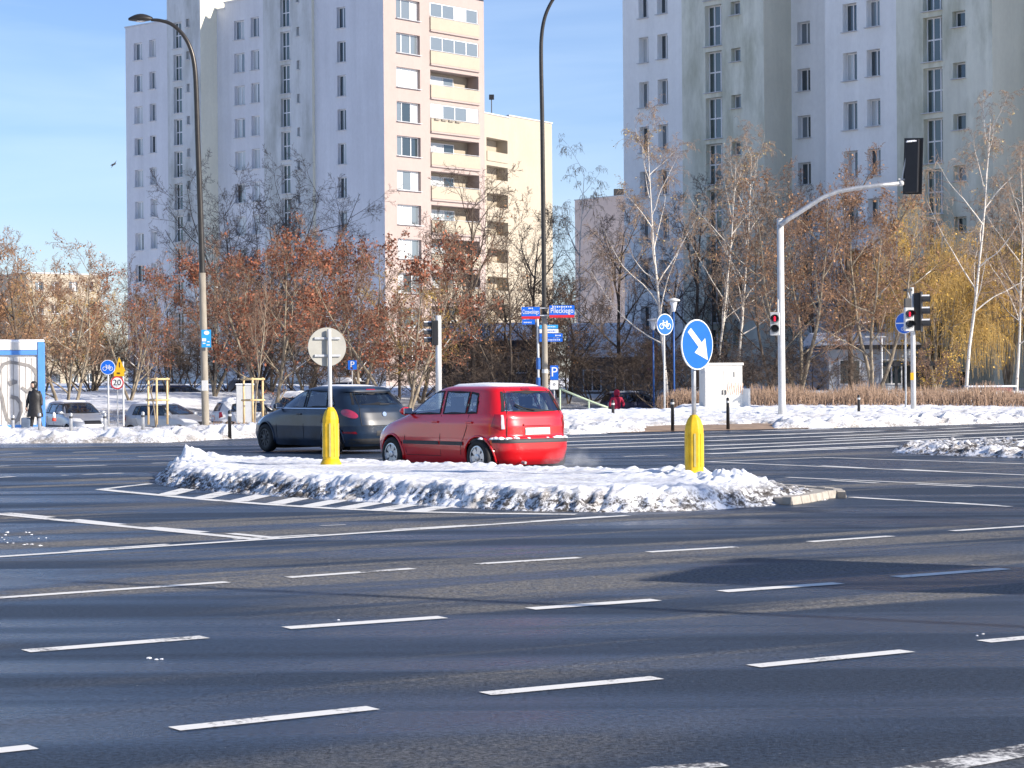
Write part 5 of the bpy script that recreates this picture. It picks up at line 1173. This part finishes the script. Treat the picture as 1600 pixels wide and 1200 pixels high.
# signal heads
def pedestrian_head(e, c, rz, w=.30, h=.78):
    m = Matrix.Translation(c) @ SR(rz, 4, 'Z'); ho = MB().box(c, (w, .20, h), rz).build('pedestrian_signal', 'lightgrey', e, bev=.015)
    for k, z in enumerate((h*.22, -h*.22)):
        lo = MB().prism([(a, z+b_) for a, b_ in disc(w*.36, 18)], -.125, -.10, m).build('lens', 'dark', ho)
        if k == 0: MB().prism([(-.035, z-.085), (.035, z-.085), (.03, z+.01), (.05, z+.03), (.028, z+.045), (.028, z+.085), (-.028, z+.085), (-.028, z+.045), (-.05, z+.03), (-.03, z+.01)], -.132, -.125, m).build('lit_figure', 'redlamp', ho)
        P = [[m @ Vector((math.cos(t)*w*.44, y, z+math.sin(t)*w*.44)) for t in np.linspace(R(-10), R(190), 13)] for y in (-.10, -.36)]
        v = MB().grid(P); P2 = [[m @ Vector((math.cos(t)*w*.40, y, z+math.sin(t)*w*.40)) for t in np.linspace(R(-10), R(190), 13)] for y in (-.10, -.36)]; v.grid(P2); v.build('visor', 'dark', ho, smooth=True, fixn=False)
        P = [[m @ Vector((math.cos(t)*w*.47, y, z+math.sin(t)*w*.47)) for t in np.linspace(0, 2*math.pi, 19)] for y in (-.10, -.13)]; MB().grid(P).build('lens_ring', 'dark', ho, fixn=False)
def vehicle_head(e, c, rz, w, h, snow=True):
    m = Matrix.Translation(c) @ SR(rz, 4, 'Z'); bo = MB().box(m @ Vector((0, -.03, 0)), (w*1.5, .03, h*1.06), rz).build('backboard', 'dark', e, bev=.01)
    ho = MB().box(m @ Vector((0, .10, 0)), (w, .22, h), rz).build('signal_housing', 'dark', e, bev=.02)
    for k in range(3):
        z = (1-k)*h*.32; MB().prism([(a, z+b_) for a, b_ in disc(w*.38, 18)], -.07, -.05, m).build('lens', 'dark', ho)
        P = [[m @ Vector((math.cos(t)*w*.42, y, z+math.sin(t)*w*.42)) for t in np.linspace(R(-30), R(210), 13)] for y in (-.05, -.34)]
        vo = MB().grid(P).build('visor', 'trim', ho, smooth=True, fixn=False)
        if snow: P = [[m @ Vector((math.cos(t)*w*.45, y, z+math.sin(t)*w*.46+.01)) for t in np.linspace(R(40), R(140), 8)] for y in (-.05, -.33)]; MB().grid(P).build('visor_snow', 'snow', vo, smooth=True, fixn=False)
# mast arm on the right
D = 74; b = AT(1222, 662, D)
e = thing('signal_mast', 'grey mast-arm traffic signal with black head over the road', 'traffic light', b)
top = AT(1219, 343, D)-b; MB().tube([(0, 0, -.1), (0, 0, .9), top], [.145, .125, .115], 18).build('pole', 'lightgrey', e, smooth=True)
MB().lathe([(.125, 0), (.12, .03), (.03, .05)], 16, top).build('pole_cap', 'steel', e, smooth=True)
arm = [AT(x, y, D-.14)-b for x, y in ((1219, 352), (1232, 342), (1250, 331), (1268, 319), (1288, 307), (1310, 299), (1335, 294.5), (1370, 290), (1408, 286.5))]
MB().tube(arm, [.085]*4+[.075]*5, 14).build('mast_arm', 'steel', e, smooth=True); MB().lathe([(.05, -.09), (.10, -.04), (.10, .04), (.05, .09)], 12, arm[-1]).build('arm_clamp', 'lightgrey', e, smooth=True)
hd = AT(1426.5, 259.5, D-.1)-b
ho = bpy.data.objects.new('signal_head', None); link(ho, e); ho.location = hd; ho.rotation_euler = (R(0), R(-2), R(156))
vehicle_head(ho, Vector((0, 0, 0)), 0, .44, 1.80, False)
MB().tube([AT(1409, 283, D-.1)-b, AT(1416, 245, D-.1)-b], .022, 6).build('stay', 'lightgrey', e); MB().tube([AT(1404, 280, D-.1)-b, AT(1418, 281, D-.1)-b], .03, 6).build('stay', 'lightgrey', e)
sg = MB()
for k in range(6): sg.lathe([(.05, 0), (.055, .03), (.02, .06)], 7, AT(1418+k*2.6, 222.5-.25*k, D-.32)-b)
sg.build('head_snow', 'snow', e, smooth=True)
pedestrian_head(e, AT(1211, 506, D-.35)-b, R(-10), .31, .78); MB().tube([AT(1216, 500, D-.2)-b, AT(1215.5, 468, D-.2)-b], .025, 6).build('cable_duct', 'lightgrey', e)
# signals at the far right
D = 78; b = AT(1427.5, 652, D); e = thing('signal_post', 'grey signal post with pedestrian and black vehicle heads by the willow', 'traffic light', b); top = AT(1424.5, 449, D)-b
MB().tube([(0, 0, -.1), AT(1426.5, 528, D)-b, top], [.095, .085, .07], 14).build('pole', 'lightgrey', e, smooth=True)
pedestrian_head(e, AT(1420, 499, D-.25)-b, R(8), .32, .84); vehicle_head(e, AT(1438.5, 487, D)-b, R(72), .36, 1.35)
MB().box(AT(1418.5, 453, D-.15)-b, (.22, .26, .09), R(20)).build('detector', 'dark', e); MB().tube([AT(1418.5, 456, D-.15)-b, AT(1421, 466, D-.1)-b], .025, 6).build('detector_arm', 'lightgrey', e); MB().box(AT(1418, 474, D-.1)-b, (.22, .12, .36), R(15)).build('control_unit', 'trim', e)
MB().box(AT(1425, 588, D-.12)-b, (.11, .10, .26)).build('push_button', 'signyel', e)
b = AT(1415.5, 646, D+1.5); e = thing('path_sign', 'blue shared path sign half hidden by the pedestrian signal', 'traffic sign', b); zc = AT(1414, 505, D+1.5).z-b.z; r = 17/PXM(D)
MB().tube([(0, 0, -.2), (0, 0, zc)], .035, 10).build('pole', 'steel', e)
def pathsym(s, y0, y1): s.prism([(-r*.9, -.02), (r*.9, -.02), (r*.9, .02), (-r*.9, .02)], y0, y1); bicycle(s, r*.42, y0, y1, 0, -r*.45)
round_sign(e, r, R(-42), zc, 'blue', -.06, pathsym, .05)
# central signal by the red-leaved maple
D = 84; b = AT(685.5, 650, D); e = thing('signal_post', 'grey signal post with dark visored head behind the two cars', 'traffic light', b)
MB().tube([(0, 0, -.1), AT(685, 493, D)-b], [.12, .11], 14).build('pole', 'lightgrey', e, smooth=True); vehicle_head(e, AT(676, 520, D-.05)-b, R(-84), .30, .95)
# control cabinet
D = 80.5; a = AT(1131, 640, D); e = thing('control_cabinet', 'white two-door roadside control cabinet with faded orange scrawl', 'cabinet', (a.x, a.y, a.z-.1), R(14)); s = 1/PXM(D)
w, h, dp = 62*s*1.0, 74*s, .65
MB().box((0, dp/2, h/2), (w, dp, h)).build('cabinet_body', 'cabinet', e, bev=.01); MB().box((0, dp/2, h+.03), (w+.08, dp+.1, .10)).build('cabinet_lid', 'cabinet', e, bev=.015)
for x in (-w/4, w/4):
    d = MB().box((x, -.012, h*.46), (w/2-.03, .03, h*.86)).build('door', 'cabinet', e, bev=.006); MB().box((x*.16, -.04, h*.42), (.03, .03, .18)).build('handle', 'dark', d)
MB().box((w*.27, -.033, h*.80), (.035, .01, .20)).build('notice', 'dark', e); 
gr = MB()
for k in range(9): gr.tube([(w*.08+k*.075, -.031, h*.38+.05*math.sin(k*2)), (w*.12+k*.07, -.031, h*.60+.06*math.cos(k*3))], .016, 4)
gr.build('scrawl', 'orange', e)
MB().box((w*.62, dp/2, h*.25), (w*.22, dp*.8, h*.5)).build('side_box', 'cabinet', e, bev=.01)
for z in (h*.85, h*.18):
    for y in (.2, .28, .36): MB().box((-w/2-.004, y, z), (.01, .03, .12)).build('vent', 'sill', e)
# verge bollards
def post(x, y0, y1, label, mat='dark'):
    g = G(x, y1, .12); e = thing('verge_bollard', label, 'bollard', g-Vector((0, 0, .12)), 0, 'verge bollards'); D = g.y; h = AT(x, y0, D).z-g.z+.12
    MB().lathe([(.052, 0), (.05, h-.05), (.045, h-.02), (.02, h)], 12).build('post', mat, e, smooth=True); MB().lathe([(.054, h-.16), (.054, h-.10)], 12).build('band', 'lightgrey' if mat == 'dark' else 'trim', e)
for x, y0, y1, l, mt in ((958, 625, 659, 'dark slim bollard in front of the person in red', 'dark'), (1051, 623, 668, 'dark slim bollard left of the keep-right sign', 'dark'), (1137.5, 621, 666, 'dark slim bollard in front of the white cabinet', 'dark'), (1342, 617, 652, 'dark slim bollard on the right verge by the snow heap', 'dark'),
  (20.5, 648, 674, 'grey bollard in front of the container graffiti', 'steel'), (62, 645, 676, 'grey bollard beside the walking person', 'steel'), (111, 645, 676, 'grey bollard in front of the silver parked car', 'steel'), (164, 645, 675, 'grey bollard under the bicycle sign', 'steel'), (223.5, 643, 677, 'grey bollard in front of the near tree guard', 'steel'), (359, 641, 679, 'dark bollard just left of the dark hatchback', 'dark')): post(x, y0, y1, l, mt)
# timber tree guards
def guard(x, label):
    b = on_ground(x, 83.5); b.z = AT(x, 655, 83.5).z; e = thing('tree_guard', label, 'tree guard', b, 0, 'timber tree guards'); H = AT(x, 590, 83.5).z-b.z; W = .36
    for px, py in ((-W, -.1), (0.02, -.45), (W, -.05)): MB().tube([(px, py, -.2), (px, py, H)], .042, 8).build('stake', 'wood', e, smooth=True)
    for z in (H-.06, H*.46):
        for a_, c_ in (((-W-.08, -.1), (.06, -.47)), ((-.06, -.49), (W+.08, -.06)), ((-W, -.03), (W, .02))): MB().tube([(*a_, z), (*c_, z)], .038, 8).build('rail', 'wood', e, smooth=True)
guard(247, 'pale timber tree guard of three stakes by the 20 sign'); guard(396, 'pale timber tree guard of three stakes by the dark hatchback')
# pale metal handrail going down to the car park
b = AT(876, 640, 96); e = thing('handrail', 'pale green sloping handrail behind the red car', 'handrail', b); q = lambda x, y: AT(x, y, 96)-b
MB().tube([q(874, 607), q(905, 620), q(936, 632), q(950, 637)], .045, 8).build('rail', 'rail', e, smooth=True)
for x, y in ((875, 608), (920, 626)): MB().tube([q(x, y), q(x, y+40)], .04, 8).build('post', 'rail', e)
# pinkish low shelter roof and white box at the far right
b = AT(1555, 640, 92); e = thing('garden_table', 'low pink-framed table with snowy top behind the right hedge', 'table', b); q = lambda x, y: AT(x, y, 92)-b
tp = MB().box((q(1510, 603)+q(1585, 604))/2, (75/PXM(92), .9, .07)).build('table_top', 'snow', e)
for x in (1545, 1578): MB().box(q(x, 622)+Vector((0, 0, -.1)), (.12, .5, 1.0)).build('leg', 'pinkpaint', e)
MB().box(q(1562, 608), (1.0, .4, .12)).build('apron', 'pinkpaint', e)
# container with graffiti
D = 76; a = AT(70, 662, D); e = thing('site_container', 'white corrugated site container with blue frame and grey graffiti', 'container', (a.x, a.y, a.z-.15), R(12.6)); s = 1/PXM(D); H = 128*s+.15; W = 4.6; fb = 10*s; ft = 24*s
MB().box((-W/2, 1.25, H/2), (W-.02, 2.4, H-.04)).build('container_body', 'contw', e)
MB().box((-fb/2, .02, H/2), (fb, .14, H)).build('corner_post', 'contb', e, bev=.01); MB().box((-W/2-.02, .015, H-ft*.70), (W-2*fb, .13, ft*.30)).build('top_rail', 'contb', e, bev=.01); MB().box((-W/2-.02, .02, H-ft*.28), (W-2*fb, .12, ft*.50)).build('fascia', 'contw', e, bev=.01)
MB().box((-W/2, 1.25, H+.03), (W+.02, 2.6, .10)).build('roof_snow', 'snow', e, bev=.03); MB().box((-W/2, .02, .06), (W-2*fb, .12, .12)).build('bottom_rail', 'contb', e)
MB().box((.0, 1.25, H/2), (.05, 2.4, H-.1)).build('end_wall', 'contb', e)
pw = 9.3*s
for k in range(20):
    MB().box((-fb-pw*(k+.5), .03, (H-ft)/2+.05), (pw-.022, .05+.02*(k % 2), H-ft-.1)).build('wall_panel', 'contw', e, bev=.006)
def gpt(x, y): v = AT(x, y, D)-Vector(e.location); return (v.x/math.cos(R(12.6)), v.z)
gm_ = MB()
def gline(P, w):
    P = [gpt(*p_) for p_ in P]
    for a_, c_ in zip(P[:-1], P[1:]):
        a2, c2 = Vector(a_), Vector(c_); d = (c2-a2).normalized(); n = Vector((-d.y, d.x))*w/2; a2 -= d*w*.3; c2 += d*w*.3
        gm_.prism([tuple(v) for v in (a2-n, c2-n, c2+n, a2+n)], -.012-.0006*len(gm_.f)/6, -.006)
gline([(2, 606), (0, 592), (3, 578), (9, 569), (18, 566), (32, 568), (46, 571), (54, 577), (58, 585), (57, 597), (50, 606), (44, 612)], .11)
gline([(2, 606), (7, 622), (10, 640), (14, 655), (20, 660)], .11); gline([(44, 612), (37, 606)], .1); gline([(21, 620), (28, 622), (34, 630), (35, 642), (30, 655), (24, 660)], .13); gline([(18, 598), (24, 596), (27, 597), (19, 600)], .12)
gm_.build('graffiti', 'graf', e)
# small red and white cone
b = AT(84.5, 658, 80); c = thing('traffic_cone', 'small red and white cone beside the silver parked car', 'cone', b); k = 1/PXM(80)
MB().lathe([(3.2*k, 0), (3.0*k, 5*k)], 12).build('cone_base', 'cone', c, smooth=True); MB().lathe([(3.0*k, 5*k), (2.6*k, 11*k), (1.0*k, 14*k)], 12).build('cone_top', 'signwhite', c, smooth=True)
# white cabinet beside the second tree guard
b = AT(382, 655, 86); c = thing('utility_cabinet', 'grey utility cabinet behind the second timber guard', 'cabinet', b); MB().box((0, .2, .6), (.65, .4, 1.5)).build('cabinet_body', 'lightgrey', c, bev=.02); MB().box((0, .2, 1.38), (.7, .46, .06)).build('cabinet_lid', 'snow', c, bev=.02)
# ================================================================== people
def skin_body(name, parent, joints, edges, mat, lev=2):
    me = bpy.data.meshes.new(name); me.from_pydata([j[:3] for j in joints], edges, []); o = bpy.data.objects.new(name, me); link(o)
    sk = o.modifiers.new('skin', 'SKIN'); sk.use_smooth_shade = True
    for i, j in enumerate(joints): v = me.skin_vertices[0].data[i]; v.radius = (j[3], j[4] if len(j) > 4 else j[3]); v.use_root = (i == 0)
    su = o.modifiers.new('sub', 'SUBSURF'); su.levels = lev; su.render_levels = lev
    dg = bpy.context.evaluated_depsgraph_get(); m2 = bpy.data.meshes.new_from_object(o.evaluated_get(dg)); bpy.data.objects.remove(o); m2.name = name
    m2.materials.clear(); m2.materials.append(MT[mat]); m2.shade_smooth(); return put(name, m2, parent)
b = AT(55, 675, 71.5)
pe = thing('person', 'person in a long black padded coat walking past the container with a bag', 'person', (b.x, b.y, b.z))
J = [(0, 0, .84, .16, .13), (0, 0, 1.02, .155, .12), (0, 0, 1.22, .17, .12), (-.01, 0, 1.34, .10, .09), (-.02, -.01, 1.42, .058), (-.03, -.02, 1.52, .095, .10), (-.035, -.02, 1.60, .075, .085),
     (-.17, 0, 1.30, .065), (-.23, .0, 1.06, .055), (-.27, -.03, .84, .042), (-.275, -.03, .76, .045), (.16, 0, 1.30, .065), (.21, .02, 1.06, .055), (.22, -.02, .86, .045),
     (-.08, -.02, .48, .075), (-.13, -.05, .08, .055), (-.17, -.12, .04, .045), (.10, .05, .48, .075), (.19, .12, .10, .055), (.21, .03, .04, .045)]
E = [(0, 1), (1, 2), (2, 3), (3, 4), (4, 5), (5, 6), (2, 7), (7, 8), (8, 9), (9, 10), (2, 11), (11, 12), (12, 13), (0, 14), (14, 15), (15, 16), (0, 17), (17, 18), (18, 19)]
body = skin_body('body', pe, J, E, 'coat')
ct = MB(); prof = []
rows = []
for z, rx, ry in ((.50, .27, .20), (.62, .25, .19), (.80, .215, .17), (.92, .20, .155), (1.0, .195, .15), (1.08, .20, .155), (1.16, .205, .155), (1.24, .20, .15), (1.31, .16, .125), (1.37, .085, .085)):
    rows.append([Vector((math.cos(t)*rx*(1+.0*t), math.sin(t)*ry, z+.012*math.sin(t*3))) for t in np.linspace(0, 2*math.pi, 25)])
r2 = []
for i in range(len(rows)-1):       # quilted rings
    r2.append(rows[i]); r2.append([(a+c)/2+Vector(((a+c).x*.02, (a+c).y*.02, 0)) for a, c in zip(rows[i], rows[i+1])])
r2.append(rows[-1]); ct.grid(r2).build('coat', 'coat', pe, smooth=True)
MB().lathe([(.05, -.13), (.098, -.09), (.118, 0), (.11, .07), (.06, .12), (.01, .13)], 16, (-.03, .0, 1.545)).build('hood', 'coat', pe, smooth=True)
fc = MB().lathe([(.02, -.085), (.062, -.06), (.075, 0), (.07, .05), (.03, .075)], 14, (-.055, -.06, 1.535)).build('face', 'skin', pe, smooth=True)
hs_ = MB()
for k in range(4): hs_.tube([(-.29+.018*k, -.05, .77), (-.292+.018*k, -.055, .72), (-.285+.018*k, -.04, .68)], .010, 6)
hs_.tube([(-.255, -.05, .78), (-.245, -.075, .74), (-.25, -.07, .71)], .011, 6); hs_.lathe([(.02, -.05), (.042, -.03), (.04, .03), (.02, .05)], 10, (-.275, -.035, .77)); hs_.build('hand', 'skin', pe, smooth=True)
bg = thing('shopping_bag', 'blue-grey carrier bag hanging from the walker\'s hand', 'bag', (b.x-.29, b.y-.04, b.z+.05)); MB().box((0, 0, .22), (.30, .16, .42)).build('bag_body', 'bag', bg, bev=.04)
MB().tube([(-.07, 0, .43), (-.04, 0, .58), (0, 0, .64), (.04, 0, .58), (.07, 0, .43)], .009, 6).build('bag_handle', 'bag', bg)
b = AT(964, 652, 105); zsh = AT(964, 622, 105).z; pe = thing('person', 'person in a red hooded jacket seen from behind the snow bank', 'person', (b.x, b.y, zsh-1.36))
J = [(0, 0, .92, .19, .15), (0, 0, 1.10, .19, .15), (0, 0, 1.30, .20, .14), (0, 0, 1.42, .10, .1), (0, -.02, 1.50, .07), (0, -.04, 1.62, .125, .13), (0, -.03, 1.71, .09, .1), (-.22, 0, 1.34, .085), (-.34, -.04, 1.10, .075), (-.36, -.2, .95, .055), (.22, 0, 1.34, .085), (.32, -.04, 1.10, .075), (.30, -.2, .94, .055), (-.1, 0, .5, .09), (-.1, 0, .08, .07), (-.1, -.12, .04, .05), (.1, 0, .5, .09), (.1, 0, .08, .07), (.1, -.12, .04, .05)]
E = [(0, 1), (1, 2), (2, 3), (3, 4), (4, 5), (5, 6), (2, 7), (7, 8), (8, 9), (2, 10), (10, 11), (11, 12), (0, 13), (13, 14), (14, 15), (0, 16), (16, 17), (17, 18)]
skin_body('body', pe, J, E, 'redcoat'); MB().lathe([(.03, -.17), (.13, -.13), (.15, 0), (.13, .09), (.05, .15)], 16, (0, .02, 1.62)).build('hood', 'redcoat', pe, smooth=True)
# unseen kiosk added beyond the right edge to cast a broad shadow across the lanes
kx = thing('added_shadow_kiosk', 'unseen kiosk added at the right to cast a shadow band over the lanes', 'shadow caster', (11.2, 13.4, 0), R(62)); MB().box((0, 0, 2.2), (2.2, 2.0, 4.4)).build('shadow_kiosk_wall', 'lightgrey', kx); MB().box((0, 0, 4.5), (2.4, 2.2, .2)).build('shadow_kiosk_roof', 'dark', kx); MB().box((0, -1.02, 1.6), (1.6, .05, 1.1)).build('shadow_kiosk_window', 'pane_d', kx)
# bird
b = AT(177, 257, 120); bd = thing('bird', 'tiny bird gliding in the sky at the left', 'bird', b); MB().lathe([(.01, -.16), (.05, -.05), (.05, .06), (.015, .17)], 8, (0, 0, 0), SR(R(70), 3, 'Y')).build('body', 'trim', bd, smooth=True)
MB().add([(-.02, 0, .02), (.08, 0, .02), (-.12, -.1, -.22), (-.03, .1, .03), (.07, .1, .03), (.16, .2, .25)], [(0, 1, 2), (3, 5, 4)]).build('wings', 'trim', bd)
# exhaust steam behind the red car
def steam():
    m = bpy.data.materials.new('exhaust_steam'); m.use_nodes = True; N, L = m.node_tree.nodes, m.node_tree.links
    for n in list(N): N.remove(n)
    pv_ = N.new('ShaderNodeVolumePrincipled'); pv_.inputs['Color'].default_value = (.95, .95, .96, 1); o = N.new('ShaderNodeOutputMaterial')
    tc = N.new('ShaderNodeTexCoord'); ln = N.new('ShaderNodeVectorMath'); ln.operation = 'LENGTH'; L.new(tc.outputs['Object'], ln.inputs[0])
    nz = noise_node(N, L, 2.4, 4); mr = N.new('ShaderNodeMapRange'); mr.inputs[1].default_value = .25; mr.inputs[2].default_value = 1.0; mr.inputs[3].default_value = 1; mr.inputs[4].default_value = 0; L.new(ln.outputs['Value'], mr.inputs[0])
    rp = ramp(N, L, nz.outputs['Fac'], .42, .62); mu = N.new('ShaderNodeMath'); mu.operation = 'MULTIPLY'; L.new(rp.outputs['Color'], mu.inputs[0]); L.new(mr.outputs[0], mu.inputs[1])
    m2 = N.new('ShaderNodeMath'); m2.operation = 'MULTIPLY'; m2.inputs[1].default_value = 2.2; L.new(mu.outputs[0], m2.inputs[0]); L.new(m2.outputs[0], pv_.inputs['Density']); L.new(pv_.outputs[0], o.inputs['Volume']); return m
MT['steam'] = steam()
st_ = MB().lathe([(.05, -1), (.5, -.85), (.85, -.5), (1, 0), (.85, .5), (.5, .85), (.05, 1)], 20).build('exhaust_steam', 'steam', None, smooth=True)
p = AT(895, 712, 35.5); st_.location = (p.x, p.y, .22); st_.scale = (.55, .5, .30); tag(st_, 'thin white exhaust steam drifting behind the red car', kind='stuff')
